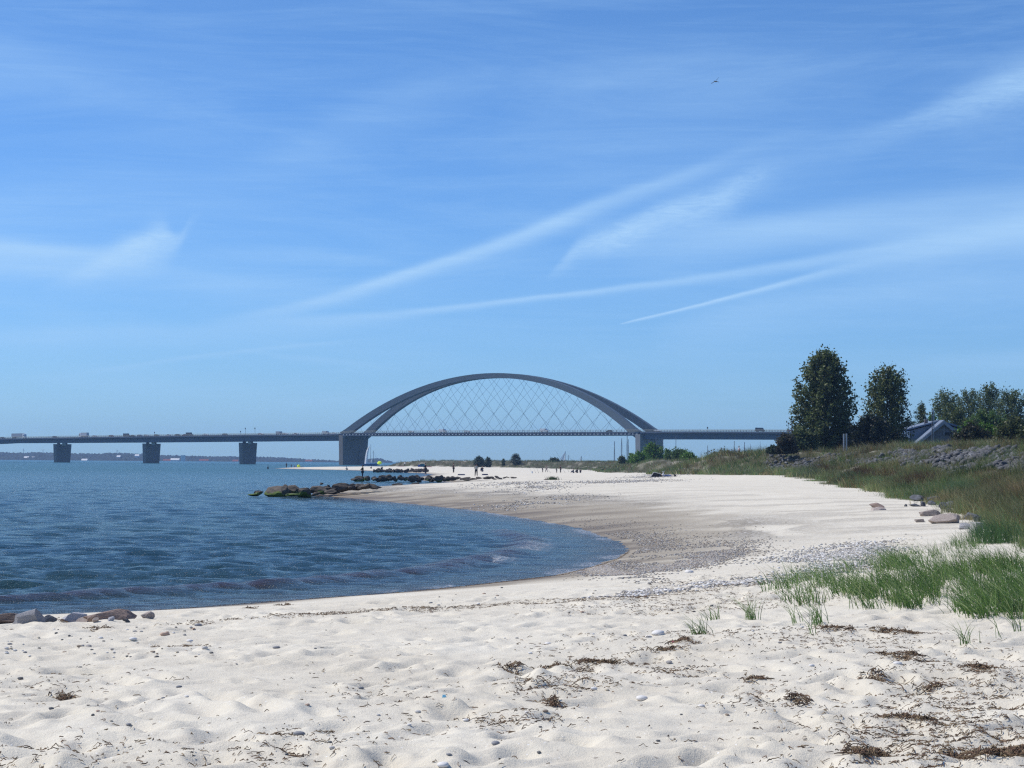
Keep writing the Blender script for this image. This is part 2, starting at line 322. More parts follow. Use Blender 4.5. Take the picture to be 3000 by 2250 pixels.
def sandmat():
    m, n, b, o = newmat("sand"); nn = n.nodes.new; l = n.links.new
    g = nn('ShaderNodeNewGeometry'); P = g.outputs['Position']
    def noise(sc, det=5, rough=.6):
        q = nn('ShaderNodeTexNoise'); q.inputs['Scale'].default_value = sc; q.inputs['Detail'].default_value = det; q.inputs['Roughness'].default_value = rough; l(P, q.inputs['Vector']); return q.outputs[0]
    def attr(nm): a = nn('ShaderNodeAttribute'); a.attribute_name = nm; return a.outputs['Fac']
    def mth(op, a, c=None, d=None, clamp=False):
        k = nn('ShaderNodeMath'); k.operation = op; k.use_clamp = clamp
        for i, v in enumerate((a, c, d)):
            if v is None: continue
            if isinstance(v, (int, float)): k.inputs[i].default_value = v
            else: l(v, k.inputs[i])
        return k.outputs[0]
    def mix(f, a, c):
        k = nn('ShaderNodeMixRGB')
        for i, v in ((0, f), (1, a), (2, c)):
            if isinstance(v, tuple): k.inputs[i].default_value = (*v, 1)
            elif isinstance(v, (int, float)): k.inputs[i].default_value = v
            else: l(v, k.inputs[i])
        return k.outputs[0]
    n1, n2, n3 = noise(.5, 4), noise(6, 6, .7), noise(120, 3, .8)
    col = mix(mth('MULTIPLY_ADD', mth('SUBTRACT', n1, .5), 2.2, .5, True), (.64, .577, .46), (.74, .684, .565))
    col = mix(mth('MULTIPLY', mth('SUBTRACT', n2, .5, clamp=True), 1.6, clamp=True), col, (.52, .455, .375))
    gr = mth('MULTIPLY', mth('SUBTRACT', n3, .56, clamp=True), 2.2, clamp=True)
    col = mix(gr, col, (.44, .385, .31))
    # dark specks of weed, white specks of shell
    v = nn('ShaderNodeTexVoronoi'); v.inputs['Scale'].default_value = 9; l(P, v.inputs['Vector'])
    sc_ = mth('MULTIPLY', mth('LESS_THAN', v.outputs['Distance'], .13), mth('GREATER_THAN', noise(.8, 4), .50))
    col = mix(mth('MULTIPLY', sc_, .6), col, (.16, .12, .09))
    v2 = nn('ShaderNodeTexVoronoi'); v2.inputs['Scale'].default_value = 14; l(P, v2.inputs['Vector'])
    col = mix(mth('MULTIPLY', mth('LESS_THAN', v2.outputs['Distance'], .09), .8), col, (.85, .83, .80))
    # shingle: mottled pebbles
    v3 = nn('ShaderNodeTexVoronoi'); v3.inputs['Scale'].default_value = 11; l(P, v3.inputs['Vector'])
    hs = nn('ShaderNodeSeparateColor'); l(v3.outputs['Color'], hs.inputs[0])
    peb = mix(hs.outputs[0], (.15, .128, .10), (.35, .315, .26))
    peb = mix(mth('GREATER_THAN', hs.outputs[1], .9), peb, (.62, .6, .57))
    col = mix(attr('shingle'), col, peb)
    wet = attr('wet')
    col = mix(mth('MULTIPLY', wet, 1.6, clamp=True), col, (.43, .375, .285)); col = mix(mth('MULTIPLY', mth('SUBTRACT', wet, .45), 1.8, clamp=True), col, (.18, .142, .10))
    und = attr('under')
    col = mix(und, col, (.12, .10, .07))
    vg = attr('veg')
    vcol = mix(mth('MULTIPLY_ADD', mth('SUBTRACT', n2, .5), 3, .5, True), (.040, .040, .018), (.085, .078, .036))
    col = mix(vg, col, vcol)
    l(col, b.inputs['Base Color'])
    l(mth('MULTIPLY_ADD', wet, -.35, .95), b.inputs['Roughness']); b.inputs['Specular IOR Level'].default_value = .25
    h = mth('ADD', mth('MULTIPLY', n2, .6), mth('ADD', mth('MULTIPLY', n3, .12), mth('MULTIPLY', v3.outputs['Distance'], mth('MULTIPLY', attr('shingle'), -.8))))
    h = mth('ADD', h, mth('MULTIPLY', noise(30, 4, .7), .22))
    bb = nn('ShaderNodeBump'); bb.inputs['Strength'].default_value = .8; bb.inputs['Distance'].default_value = .035; l(h, bb.inputs['Height']); l(bb.outputs[0], b.inputs['Normal'])
    return m

def watermat():
    m, n, b, o = newmat("sea water"); nn = n.nodes.new; l = n.links.new
    g = nn('ShaderNodeNewGeometry'); P = g.outputs['Position']
    def noise(sc, det=5, rough=.6, s=(1, 1, 1), rz=0, dist=0):
        mp = nn('ShaderNodeMapping'); mp.inputs['Scale'].default_value = s; mp.inputs['Rotation'].default_value = (0, 0, rz); l(P, mp.inputs[0])
        q = nn('ShaderNodeTexNoise'); q.inputs['Scale'].default_value = sc; q.inputs['Detail'].default_value = det; q.inputs['Roughness'].default_value = rough; q.inputs['Distortion'].default_value = dist
        l(mp.outputs[0], q.inputs['Vector']); return q.outputs[0]
    def attr(nm): a = nn('ShaderNodeAttribute'); a.attribute_name = nm; return a.outputs['Fac']
    def mth(op, a, c=None, d=None, clamp=False):
        k = nn('ShaderNodeMath'); k.operation = op; k.use_clamp = clamp
        for i, v in enumerate((a, c, d)):
            if v is None: continue
            if isinstance(v, (int, float)): k.inputs[i].default_value = v
            else: l(v, k.inputs[i])
        return k.outputs[0]
    def mix(f, a, c):
        k = nn('ShaderNodeMixRGB')
        for i, v in ((0, f), (1, a), (2, c)):
            if isinstance(v, tuple): k.inputs[i].default_value = (*v, 1)
            elif isinstance(v, (int, float)): k.inputs[i].default_value = v
            else: l(v, k.inputs[i])
        return k.outputs[0]
    pat = noise(.035, 5, .6, (.5, 1, 1), -.2)
    col = mix(mth('MULTIPLY_ADD', mth('SUBTRACT', pat, .5), 4, .5, True), (.022, .068, .098), (.038, .090, .098))
    col = mix(attr('offshore'), col, (.030, .095, .085))
    col = mix(mth('MULTIPLY', attr('shallow'), mth('MULTIPLY_ADD', noise(1.2, 4), .7, .5, True)), col, (.075, .036, .024))
    foam = mth('MULTIPLY', attr('foam'), mth('MULTIPLY', mth('SUBTRACT', noise(7, 8, .8), .47, clamp=True), 7, clamp=True))
    cap = mth('MULTIPLY', mth('GREATER_THAN', noise(1.9, 6, .75, (.35, 1, 1)), .735), attr('open'))  # sparse white flecks painted in as sun glints on the open water
    foam = mth('MAXIMUM', foam, mth('MULTIPLY', cap, .8))  # shore foam plus the painted glints
    col = mix(foam, col, (.75, .77, .78))
    l(col, b.inputs['Base Color']); l(mth('ADD', mth('MULTIPLY', foam, .5), mth('MULTIPLY_ADD', attr('offshore'), .14, .11), clamp=True), b.inputs['Roughness'])
    b.inputs['IOR'].default_value = 1.33; b.inputs['Specular IOR Level'].default_value = .38
    h = mth('ADD', noise(2.4, 8, .72, (.5, 1, 1), .15, .5), mth('MULTIPLY', noise(.75, 4, .6, (.45, 1, 1), -.2, .3), .9))
    bb = nn("ShaderNodeBump"); bb.inputs["Strength"].default_value = 1.0; bb.inputs["Distance"].default_value = .30; l(h, bb.inputs['Height']); l(bb.outputs[0], b.inputs['Normal'])
    return m

# ------------------------------------------------------------------ ground sheet
def az_cols(fine_half, step, far=1.25):
    a = list(np.arange(-fine_half, fine_half + 1e-9, step)); ext = []; x = fine_half; s = step
    while x < far: s *= 1.25; x += s; ext.append(x)
    return np.array([-e for e in ext[::-1]] + a + ext)
def polar(rows, cols, ox=0.0):
    Rr, A = np.meshgrid(rows, cols, indexing='ij'); nr, nc = Rr.shape
    X = np.tan(A) * Rr if cols.max() < 1.5 else np.sin(A) * Rr; Y = Rr.copy()
    i = np.arange(nr - 1)[:, None] * nc + np.arange(nc - 1)[None, :]
    F = np.stack([i, i + 1, i + nc + 1, i + nc], -1).reshape(-1, 4); return X.ravel(), Y.ravel(), F
rows = [-60, -30, -12, -4, 0, 2, 4]
while rows[-1] < 60: rows.append(rows[-1] * 1.0042 if rows[-1] > 9 else rows[-1] + .4)
while rows[-1] < 1250: rows.append(rows[-1] * 1.009)
rows = np.array(rows); cols = az_cols(.295, .00075)
cols_t = np.tan(cols)
# near rows use a minimum width so the sheet also reaches beside the camera
RR, TT = np.meshgrid(rows, cols_t, indexing='ij')
X = TT * np.maximum(RR, 9.0); Y = RR
nr, nc = X.shape; ii = np.arange(nr - 1)[:, None] * nc + np.arange(nc - 1)[None, :]
F = np.stack([ii, ii + 1, ii + nc + 1, ii + nc], -1).reshape(-1, 4); X = X.ravel(); Y = Y.ravel()
z, d, dj, e, ej, veg, dry = terrain(X, Y, True)
me = np_mesh("sand", np.stack([X, Y, z], 1), F, 4)
wetn = (fbm(X * .5, Y * .35, 3, 40) - .5)
wdx = 1 + np.clip((Y - 68) * .045, 0, 2.4) * np.exp(-np.maximum(Y - 150, 0) / 60)
wet = sstep((2.4 + 3.6 * np.exp(-((X - 4) ** 2 / 60 + (Y - 75) ** 2 / 900)) + wetn * 3 - dj / wdx) / 1.8)
sh = np.exp(-((dj / wdx - 1.6 - wetn * 2) / 1.6) ** 2) * sstep((Y - 46) / 14) * np.where(Y < 110, np.clip(1.5 - np.maximum(X - 4, 0) / 7, .15, 1), 1) * (.35 + 1.3 * fbm(X * .4, Y * .25, 4, 41) ** 1.0) * np.interp(Y, [60, 80, 160, 260, 400], [.75, 1, 1, .7, .5])
sh = np.maximum(sh, .95 * np.exp(-((X - 7.2 - (Y - 72) * .10) ** 2 / 14 + (Y - 74 - 6 * wetn) ** 2 / 150)) * sstep((fbm(X * .6, Y * .3, 3, 49) - .36) / .12))
rib = sstep((fbm(X * .22, Y * .5, 4, 47) - .56) / .08) * .45 * sstep((d - 4) / 4) * np.interp(Y, [42, 60, 200, 400], [0, 1, .9, .2]) * np.exp(-(d / 26) ** 2)
sh = np.clip(np.maximum(sh * 1.15, rib), 0, 1) * (1 - veg)
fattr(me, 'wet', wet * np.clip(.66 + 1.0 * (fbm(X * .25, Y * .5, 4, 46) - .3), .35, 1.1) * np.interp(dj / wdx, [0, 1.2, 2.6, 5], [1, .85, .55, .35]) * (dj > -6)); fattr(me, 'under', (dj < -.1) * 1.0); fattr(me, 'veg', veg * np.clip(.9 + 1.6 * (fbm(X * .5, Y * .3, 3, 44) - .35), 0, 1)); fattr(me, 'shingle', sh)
sand = link("sand", me, sandmat(), smooth=True); tag(sand, kind='structure')

# ------------------------------------------------------------------ water
wr = [24.0]
while wr[-1] < 420: wr.append(wr[-1] * 1.0042)
while wr[-1] < 5600: wr.append(wr[-1] * 1.03)
wr = np.array(wr); wc = np.tan(az_cols(.29, .0011, 1.1))
RR, TT = np.meshgrid(wr, wc, indexing='ij'); X = (TT * RR).ravel(); Y = RR.ravel()
nr, nc = RR.shape; ii = np.arange(nr - 1)[:, None] * nc + np.arange(nc - 1)[None, :]
F = np.stack([ii, ii + 1, ii + nc + 1, ii + nc], -1).reshape(-1, 4)
d = sdist(X, Y, LAND)
z = np.zeros_like(X); wd = [(.97, .22), (.80, -.6), (.35, -.94), (.55, .83), (.12, -.99), (.9, .44), (-.2, -.98)]
rw = np.random.default_rng(5)
for k in range(30):
    lam = .50 * 1.085 ** k; th = rw.normal(-1.35, .55); kx, ky = math.cos(th), math.sin(th); am = .0115 * lam ** .12
    fade = np.clip((lam * 110 - Y) / (lam * 50), 0, 1)
    ph = 2 * np.pi * (X * kx + Y * ky) / lam + rw.uniform(0, 6.28) + 1.5 * fbm(X * .15, Y * .15, 2, 60 + k)
    z += am * fade * (np.sin(ph) + .25 * np.cos(2 * ph)) * (.55 + .9 * vnoise(X * .07, Y * .07, k))
z *= np.clip(-d / 7, .10, 1)
# two small swells running in to the near shore, then foam where they trip
sw = (X < 5.5) & (Y < 80)
c1 = -3.7 + 1.3 * (fbm(X * .12, Y * .05, 2, 70) - .5) + np.clip((X + 4) * .10, 0, .9); c2 = c1 - 5.5
z += np.where(sw, .12 * np.exp(-((d - c1) / .45) ** 2) * (d < 0) * (.8 + .5 * fbm(X * .10, Y * .05, 2, 71)), 0)
z += np.where(sw, .04 * np.exp(-((d - c2) / .7) ** 2) * (d < 0), 0)
foam = np.where(sw & (X > -.5), np.exp(-((d - c1 - .35) / .35) ** 2) * 1.2 * sstep((fbm(X * .8, Y * .5, 2, 73) - .46) / .1), 0)
foam += np.exp(-((d + .2) / .32) ** 2) * 1.5 * (Y < 150) * sstep((fbm(X * .9, Y * .5, 3, 74) - .46) / .1) * np.interp(X, [-6, 0], [.25, 1])
me = np_mesh("sea", np.stack([X, Y, z], 1), F, 4)
shal = np.exp(-np.clip(-d, 0, 99) / 2.2) + np.where(sw, .95 * np.exp(-((d - c1 + .1) / .5) ** 2), 0)
fattr(me, 'shallow', np.clip(shal, 0, 1)); fattr(me, 'offshore', sstep((Y - 130) / 450)); fattr(me, 'foam', np.clip(foam, 0, 1)); fattr(me, 'open', ((d < -6) & (Y < 500)) * 1.0)
sea = link("sea", me, watermat(), smooth=True); tag(sea, kind='structure')

# ------------------------------------------------------------------ bridge
BO = np.array([-120.7, 1398.35, 0.0]); BT = .63
BA = np.array([math.cos(BT), -math.sin(BT), 0]); BB = np.array([math.sin(BT), math.cos(BT), 0])
BW = 22.0       # deck width
def bp(s, wv, zz): return BO + BA * s + BB * wv + np.array([0, 0, zz])
def on_bridge(px, py, off=0.0):
    """pixel -> (s, z) on the vertical plane at cross offset off"""
    dd = ray(px, py); o = np.array([0, 0, HC]); n = BB; t = ((BO + BB * off - o) @ n) / (dd @ n); p = o + dd * t
    return float((p - BO) @ BA), float(p[2])
steel = simple("painted bridge steel", (.085, .105, .12), .5, .08, .05)
steel_d = simple("bridge girder steel", (.085, .10, .135), .55, .08, .05)
rail_m = simple("bridge railing steel", (.16, .18, .16), .6, .1, .3)
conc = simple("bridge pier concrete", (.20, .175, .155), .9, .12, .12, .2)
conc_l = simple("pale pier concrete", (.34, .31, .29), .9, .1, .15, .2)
cable_m = simple("hanger cable steel", (.03, .04, .06), .9, .05)
road_m = simple("bridge asphalt", (.05, .05, .052), .9, .1, .2)
white_m = simple("white paint", (.75, .76, .76), .5, .05)
black_m = simple("black rubber", (.02, .02, .022), .8, .1)
glass_m = simple("dark window glass", (.03, .035, .045), .15, .05)
bridge = empty("arch_bridge", tuple(BO), "long grey road bridge with one tied arch crossing the sound", "bridge")
bridge.rotation_euler = (0, 0, -BT)     # local x = along the deck, local y = across
# profile of the deck, top of the kerb, from the photo
zt_pts = [on_bridge(x, y, 0) for x, y in ((0, 1285), (183, 1282), (440, 1278.0), (723, 1274.5), (990, 1272.5))]
zu_pts = [on_bridge(x, y, 3.2) for x, y in ((0, 1298), (183, 1297.3), (440, 1295.6), (723, 1293), (990, 1290.5))]
S_ = [p[0] for p in zt_pts]; ZT = [p[1] for p in zt_pts]; SU = [p[0] for p in zu_pts]; ZU = [p[1] for p in zu_pts]
zm_top = on_bridge(1450, 1266.5)[1]; 
slopeL = (ZT[1] - ZT[0]) / (S_[1] - S_[0])
def ztop(s):
    if s < S_[0]: return ZT[0] + (s - S_[0]) * slopeL
    if s <= 0: return float(np.interp(s, S_ + [0], ZT + [zm_top]))
    if s <= 248: return zm_top
    return zm_top - .5 * ((s - 248) / 300) ** 2 * 6
def zund(s):
    if s < SU[0]: return ztop(s) - 4.0
    if s <= 0: return float(np.interp(s, SU, ZU))
    return ztop(s) - 4.6
def sweep(secs, name, mat, parent):
    """secs: list of (s, [(w,z)...]) closed sections"""
    b = MB(); n = len(secs[0][1])
    for s, pr in secs:
        for wv, zz in pr: b.v.append((s, wv, zz))
    for k in range(len(secs) - 1):
        for j in range(n): b.f.append([k * n + j, k * n + (j + 1) % n, (k + 1) * n + (j + 1) % n, (k + 1) * n + j])
    b.f.append(list(range(n))); b.f.append([(len(secs) - 1) * n + j for j in range(n)][::-1])
    return b.build(name, mat, parent)
for lo, hi in ((-620, -2), (250, 720)):
    ss = np.linspace(lo, hi, 40)
    sweep([(s, [(0, ztop(s)), (0, ztop(s) - .9), (3.0, ztop(s) - 1.35), (3.3, zund(s)), (BW - 3.3, zund(s)), (BW - 3, ztop(s) - 1.35), (BW, ztop(s) - .9), (BW, ztop(s))]) for s in ss], "girder", steel_d, bridge)
    sweep([(s, [(.5, ztop(s) + .004), (.5, ztop(s) + .12), (BW - .5, ztop(s) + .12), (BW - .5, ztop(s) + .004)]) for s in ss], "road_surface", road_m, bridge)
ss = np.linspace(-2, 250, 30)
sweep([(s, [(1.6, ztop(s) - .1), (1.6, ztop(s) - 2.1), (BW + 4, ztop(s) - 2.1), (BW + 4, ztop(s) - .1)]) for s in ss], "main_span_deck", steel_d, bridge)
sweep([(s, [(2.2, ztop(s) - .096), (2.2, ztop(s) + .02), (BW + 3.4, ztop(s) + .02), (BW + 3.4, ztop(s) - .096)]) for s in ss], "road_surface", road_m, bridge)
# edge gangway with brackets along the near side of the main span
b = MB(); b.box((124, .35, ztop(100) - 1.9), (250, .5, .45)); b.box((124, .2, ztop(100) - .75), (250, .35, .22))
for k in range(0, 125): b.box((1 + k * 2, .9, ztop(100) - 1.3), (.22, 1.35, 1.15))
b.build("edge_gangway", steel_d, bridge)
lm = MB().box((0, 0, 0), (.9, .2, .42)).mesh("lit_dot"); lm.materials.append(white_m)  # white blocks paint in the lit dots along the deck's lower edge
for k in range(0, 84): o = link("lit_dot", lm, None, bridge); o.location = (2.5 + k * 2.95, .12, ztop(100) - 1.4)
for lo, hi, wv in ((-620, -2, .12), (250, 720, .12), (-2, 250, .12), (-620, -2, BW - .12), (250, 720, BW - .12)):
    b = MB()
    for hgt, th in ((1.25, .16), (.72, .10), (.35, .10)):
        ss = np.linspace(lo, hi, 24); pts = [(s, wv, ztop(s) + hgt) for s in ss]; b.tube(pts, th / 1.6, 4)
    k = lo
    while k < hi: b.box((k, wv, ztop(k) + .62), (.16, .12, 1.3)); k += 2.0
    b.build("railing", rail_m, bridge)
# arches: two box ribs that lean together and touch from quarter span to quarter span
CH, CR_ = 248.0, on_bridge(1450, 1093, 12)[1]
zb = zm_top + .2; rise = CR_ - zb
Rr_ = (CH ** 2 / 4 + rise ** 2) / (2 * rise)
def arch_z(s, off=0.0):
    return zb + rise - Rr_ + math.sqrt(max((Rr_ - off) ** 2 - (s - CH / 2) ** 2, 0))
W0, W1 = 2.0, 26.5
def arch_w(s, side):
    t = abs(s - CH / 2) / (CH / 2); mid = (W0 + W1) / 2
    hgt = (arch_z(s) - zb) / rise; spread = (W1 - W0) / 2 * (1 - hgt) + 1.75 * hgt
    return mid - side * max(spread, 1.75)
TH = np.linspace(0, 1, 49)
def arch_secs(side):
    out = []
    s0 = -1.0; s1 = CH + 1.0
    for t in TH:
        s = s0 + (s1 - s0) * t; sc = max(min(s, CH), 0)
        dep = 5.0 - 1.7 * math.sin(math.pi * t); wv = arch_w(sc, side); zt_ = arch_z(sc)
        # radial direction
        rx = (s - CH / 2) / Rr_; rz_ = math.sqrt(1 - rx * rx); hw_ = 1.7
        lean = side * .28
        p = []
        for a_, c_ in ((-hw_, 0), (-hw_, -dep), (hw_, -dep), (hw_, 0)):
            p.append((s + rx * c_, wv + a_ * 1.0 - lean * 0 , zt_ + rz_ * c_))
        out.append(p)
    return out
for side in (1, -1):
    secs = arch_secs(side); b = MB()
    for p in secs: b.v += [tuple(q) for q in p]
    for k in range(len(secs) - 1):
        for j in range(4): b.f.append([k * 4 + j, k * 4 + (j + 1) % 4, (k + 1) * 4 + (j + 1) % 4, (k + 1) * 4 + j])
    b.f.append([0, 1, 2, 3]); b.f.append([(len(secs) - 1) * 4 + j for j in (3, 2, 1, 0)])
    b.build("arch", steel, bridge)
# hangers, a crossing net from each arch to its deck edge
for side in (1, -1):
    nn_ = 20
    for i in range(nn_):
        sb = 248 * (i + .5) / nn_
        for lean in (-1, 1):
            hit = None
            for q in np.linspace(0, 1, 300):
                zz = zb + q * 45; s2 = sb + lean * (zz - zb) * .95
                if s2 < 4 or s2 > 244 or zz >= arch_z(s2, 3.6) : hit = (s2, zz); break
            if hit is None or hit[1] - zb < 3 or not (4 <= hit[0] <= 244): continue
            wb_ = W0 if side == 1 else W1
            MB().tube([(sb, wb_, zb - 1), (hit[0], arch_w(hit[0], side), hit[1])], .065, 5).build("hanger", cable_m, bridge)
# main piers: a front leg, a recessed wall and a back leg
ztp = zm_top - 1.55
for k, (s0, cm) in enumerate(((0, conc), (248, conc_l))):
    zz = zund(-5) if k == 0 else zm_top - 3.3
    pr = empty("main_pier", (s0, 0, 0), None, None); pr.parent = bridge
    def wallbox(w0t, w1t, w0b, w1b, tk, zt2, name, m_):
        b = MB(); h = tk / 2
        b.v += [(-h, w0b, -3), (h, w0b, -3), (h, w1b, -3), (-h, w1b, -3), (-h, w0t, zt2), (h, w0t, zt2), (h, w1t, zt2), (-h, w1t, zt2)]
        for q in ((0, 3, 2, 1), (4, 5, 6, 7), (0, 1, 5, 4), (1, 2, 6, 5), (2, 3, 7, 6), (3, 0, 4, 7)): b.f.append(list(q))
        return b.build(name, m_, pr)
    m_ = simple("pier wall concrete", (.16, .145, .14), .9, .12, .12, .2)
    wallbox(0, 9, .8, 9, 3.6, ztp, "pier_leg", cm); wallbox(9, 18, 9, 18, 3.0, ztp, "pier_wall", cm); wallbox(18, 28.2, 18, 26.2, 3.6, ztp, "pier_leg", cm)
# approach piers with bearings and a white sign panel
for s0 in (-102, -204, -306, -408, 350, 452):
    pr = empty("approach_pier", (s0, 5.0, 0), None, None); pr.parent = bridge
    ztp2 = zund(s0) - .9; b = MB(); h = 1.6
    b.v += [(-h, 1.0, -3), (h, 1.0, -3), (h, 14.6, -3), (-h, 14.6, -3), (-h * 1.1, 0, ztp2), (h * 1.1, 0, ztp2), (h * 1.1, 16, ztp2), (-h * 1.1, 16, ztp2)]
    for q in ((0, 3, 2, 1), (4, 5, 6, 7), (0, 1, 5, 4), (1, 2, 6, 5), (2, 3, 7, 6), (3, 0, 4, 7)): b.f.append(list(q))
    b.build("pier_wall", conc, pr)
    for yb in (4.0, 11.6): MB().box((0, yb, ztp2 + .45), (2.2, 1.3, .9)).build("bearing", black_m, pr)
    MB().box((1.95, 7.8, ztp2 - .1), (.25, 3.4, 1.9)).build("sign_panel", white_m, pr)

# ------------------------------------------------------------------ traffic on the deck
paints = {"dark": simple("dark car paint", (.03, .032, .04), .3, .05), "white": simple("white car paint", (.8, .8, .8), .3, .03), "red": simple("dark red car paint", (.14, .03, .03), .3, .05),
          "silver": simple("silver car paint", (.5, .52, .54), .3, .05), "grey": simple("grey lorry side", (.33, .35, .38), .5, .05), "blue": simple("blue car paint", (.04, .06, .14), .3, .05)}
def prof(b, pts, w_, y0=0):
    b.prism([(x, y0 - w_ / 2, z_) for x, z_ in pts], (0, w_, 0)); return b
def wheels(root, xs, w_, r=.33):
    for x in xs:
        for y in (-w_ / 2 + .1, w_ / 2 - .1):
            MB().tube([(x, y - .12, r), (x, y + .12, r)], r, 10).build("wheel", black_m, root)
def car(kind):
    r = empty("car", (0, 0, 0), "car", "car", "vehicles driving on the bridge")
    body = prof(MB(), [(-2.1, .35), (2.15, .35), (2.2, .75), (1.2, .95), (.6, 1.42), (-1.2, 1.46), (-2.0, 1.05), (-2.15, .7)], 1.75).build("body", paints[kind], r)
    prof(MB(), [(-1.7, 1.0), (1.05, 1.0), (.58, 1.38), (-1.15, 1.41)], 1.78).build("window", glass_m, r); wheels(r, (-1.35, 1.4), 1.8); return r
def van(kind):
    r = empty("van", (0, 0, 0), "van", "van", "vehicles driving on the bridge")
    prof(MB(), [(-2.9, .4), (2.7, .4), (2.75, 1.1), (2.1, 1.35), (1.5, 2.45), (-2.9, 2.5)], 2.0).build("body", paints[kind], r)
    prof(MB(), [(.9, 1.4), (1.95, 1.4), (1.45, 2.2), (.9, 2.2)], 2.03).build("window", glass_m, r); wheels(r, (-1.9, 1.9), 2.0, .36); return r
def truck(kind, big=True):
    r = empty("lorry", (0, 0, 0), "lorry", "lorry", "vehicles driving on the bridge"); Lb = 13.0 if big else 6.5
    MB().box((-Lb / 2, 0, 2.55), (Lb, 2.5, 2.9)).build("cargo_box", paints[kind], r)
    MB().box((-Lb / 2, 0, .85), (Lb, 1.4, .3)).build("chassis", black_m, r)
    prof(MB(), [(.5, .5), (2.7, .5), (2.75, 1.6), (2.45, 3.3), (1.9, 3.75), (.5, 3.8)], 2.45).build("cab", paints["white"], r)
    prof(MB(), [(1.6, 1.75), (2.74, 1.75), (2.5, 2.75), (1.6, 2.75)], 2.48).build("window", glass_m, r)
    wheels(r, (-Lb + 1.2, -Lb + 2.6, 2.0) if big else (-Lb + 1.5, 1.9), 2.4, .5); return r
def copytree(o, parent=None):
    c = o.copy(); C.objects.link(c)
    if parent: c.parent = parent
    for ch in [x for x in C.objects if x.parent == o]: copytree(ch, c)
    return c
protos = {}
def vehicle(kind, colr, px, lane, face, label):
    key = (kind, colr)
    if key in protos: o = copytree(protos[key])
    else: o = protos[key] = {"car": car, "van": van, "lorry": truck, "box": lambda c_: truck(c_, False)}[kind](colr)
    s = on_bridge(px, 1268, lane)[0]; p = bp(s, lane, ztop(s) + .12 if s < -2 or s > 250 else ztop(s) + .02)
    o.location = tuple(p); o.rotation_euler = (0, -math.atan((ztop(s + 4) - ztop(s - 4)) / 8) * (1 if face > 0 else -1), -BT + (0 if face > 0 else math.pi)); o['label'] = label; o.name = kind if kind != "box" else "lorry"
    if kind == "box": o.name = "lorry"
for a in [("lorry", "grey", 68, 5, 1, "white cab lorry with a long grey trailer on the left end of the bridge"), ("box", "silver", 241, 16, -1, "small box lorry just right of the first bridge pier"),
          ("car", "dark", 8, 5, 1, "dark car at the extreme left end of the bridge deck behind the long lorry"), ("car", "dark", 161, 5, 1, "dark car above the leftmost bridge pier"), ("car", "silver", 278, 5, 1, "silver car following right behind the small box lorry"),
          ("car", "red", 327, 5, 1, "reddish car between the first and second pier"), ("van", "dark", 371, 6, 1, "dark van on the deck a little left of the second pier"), ("car", "dark", 388, 16, -1, "dark car right in front of the dark van"),
          ("car", "blue", 410, 5, 1, "small blue car left of the second pier"), ("car", "silver", 429, 5, 1, "silver car directly above the second pier"), ("car", "dark", 459, 5, 1, "dark car just right of the second pier"),
          ("car", "silver", 493, 16, -1, "silver car on the far lane after the second pier"), ("car", "dark", 521, 5, 1, "dark car halfway between the second and third piers, leftmost of three"), ("car", "red", 541, 16, -1, "reddish car halfway between second and third piers"),
          ("van", "dark", 555, 6, 1, "dark van halfway between second and third piers"), ("car", "white", 604, 5, 1, "white car left of the third pier"), ("car", "dark", 660, 5, 1, "dark car close to the left of the third pier"),
          ("car", "white", 764, 5, 1, "white car a little right of the third pier"), ("van", "grey", 819, 6, 1, "grey van between the third pier and the arch"), ("car", "white", 836, 5, 1, "white car right behind the grey van"),
          ("car", "white", 866, 16, -1, "white car midway between third pier and arch foot"), ("van", "silver", 955, 6, 1, "silver van just left of the arch foot"), ("car", "white", 977, 16, -1, "white car at the left foot of the arch"),
          ("car", "white", 1205, 5, 1, "white car leftmost of those under the arch"), ("van", "white", 1298, 6, 1, "white van under the left half of the arch"), ("car", "white", 1369, 5, 1, "white car under the arch left of the crown"),
          ("van", "white", 1595, 6, 1, "white van under the right half of the arch"), ("car", "dark", 1785, 16, -1, "dark car near the right foot of the arch"), ("car", "white", 1925, 5, 1, "white car just past the right arch foot"),
          ("van", "dark", 2227, 6, 1, "dark van on the right approach of the bridge"), ("car", "red", 2316, 5, 1, "reddish car beside the tall tree on the right approach")]:
    vehicle(*a)
pm = simple("dark sign metal", (.05, .055, .06), .6, .05)
for k, (px, hh, lab) in enumerate(((453, 3.2, "small dark road sign right of the second bridge pier"), (705, 3.0, "short dark road sign left of the third bridge pier"), (719, 5.2, "tall dark road sign above the third bridge pier"), (747, 5.2, "tall dark road sign right of the third bridge pier"),
                       (2073, 2.8, "short dark road sign on the right bridge approach"), (2310, 5.5, "dark road sign on the bridge beside the tall tree"))):
    s = on_bridge(px, 1268, 1)[0]; r = empty("road_sign", tuple(bp(s, 1.0, ztop(s) + .12)), lab, "road sign", "signs on the bridge", -BT)
    MB().tube([(0, 0, 0), (0, 0, hh)], .09, 6).build("post", pm, r); MB().box((0, -.12, hh - .5), (.9, .08, 1.1)).build("sign_plate", pm, r)
r = empty("lamp_mast", tuple(atz(2320, 300)), "thin dark mast left of the tall tree", "mast"); r.location.z = 4
MB().tube([(0, 0, 0), (0, 0, 5.4)], [.12, .08], 6).build("pole", pm, r); MB().box((.15, 0, 5.3), (.5, .2, .12)).build("lamp_head", pm, r)

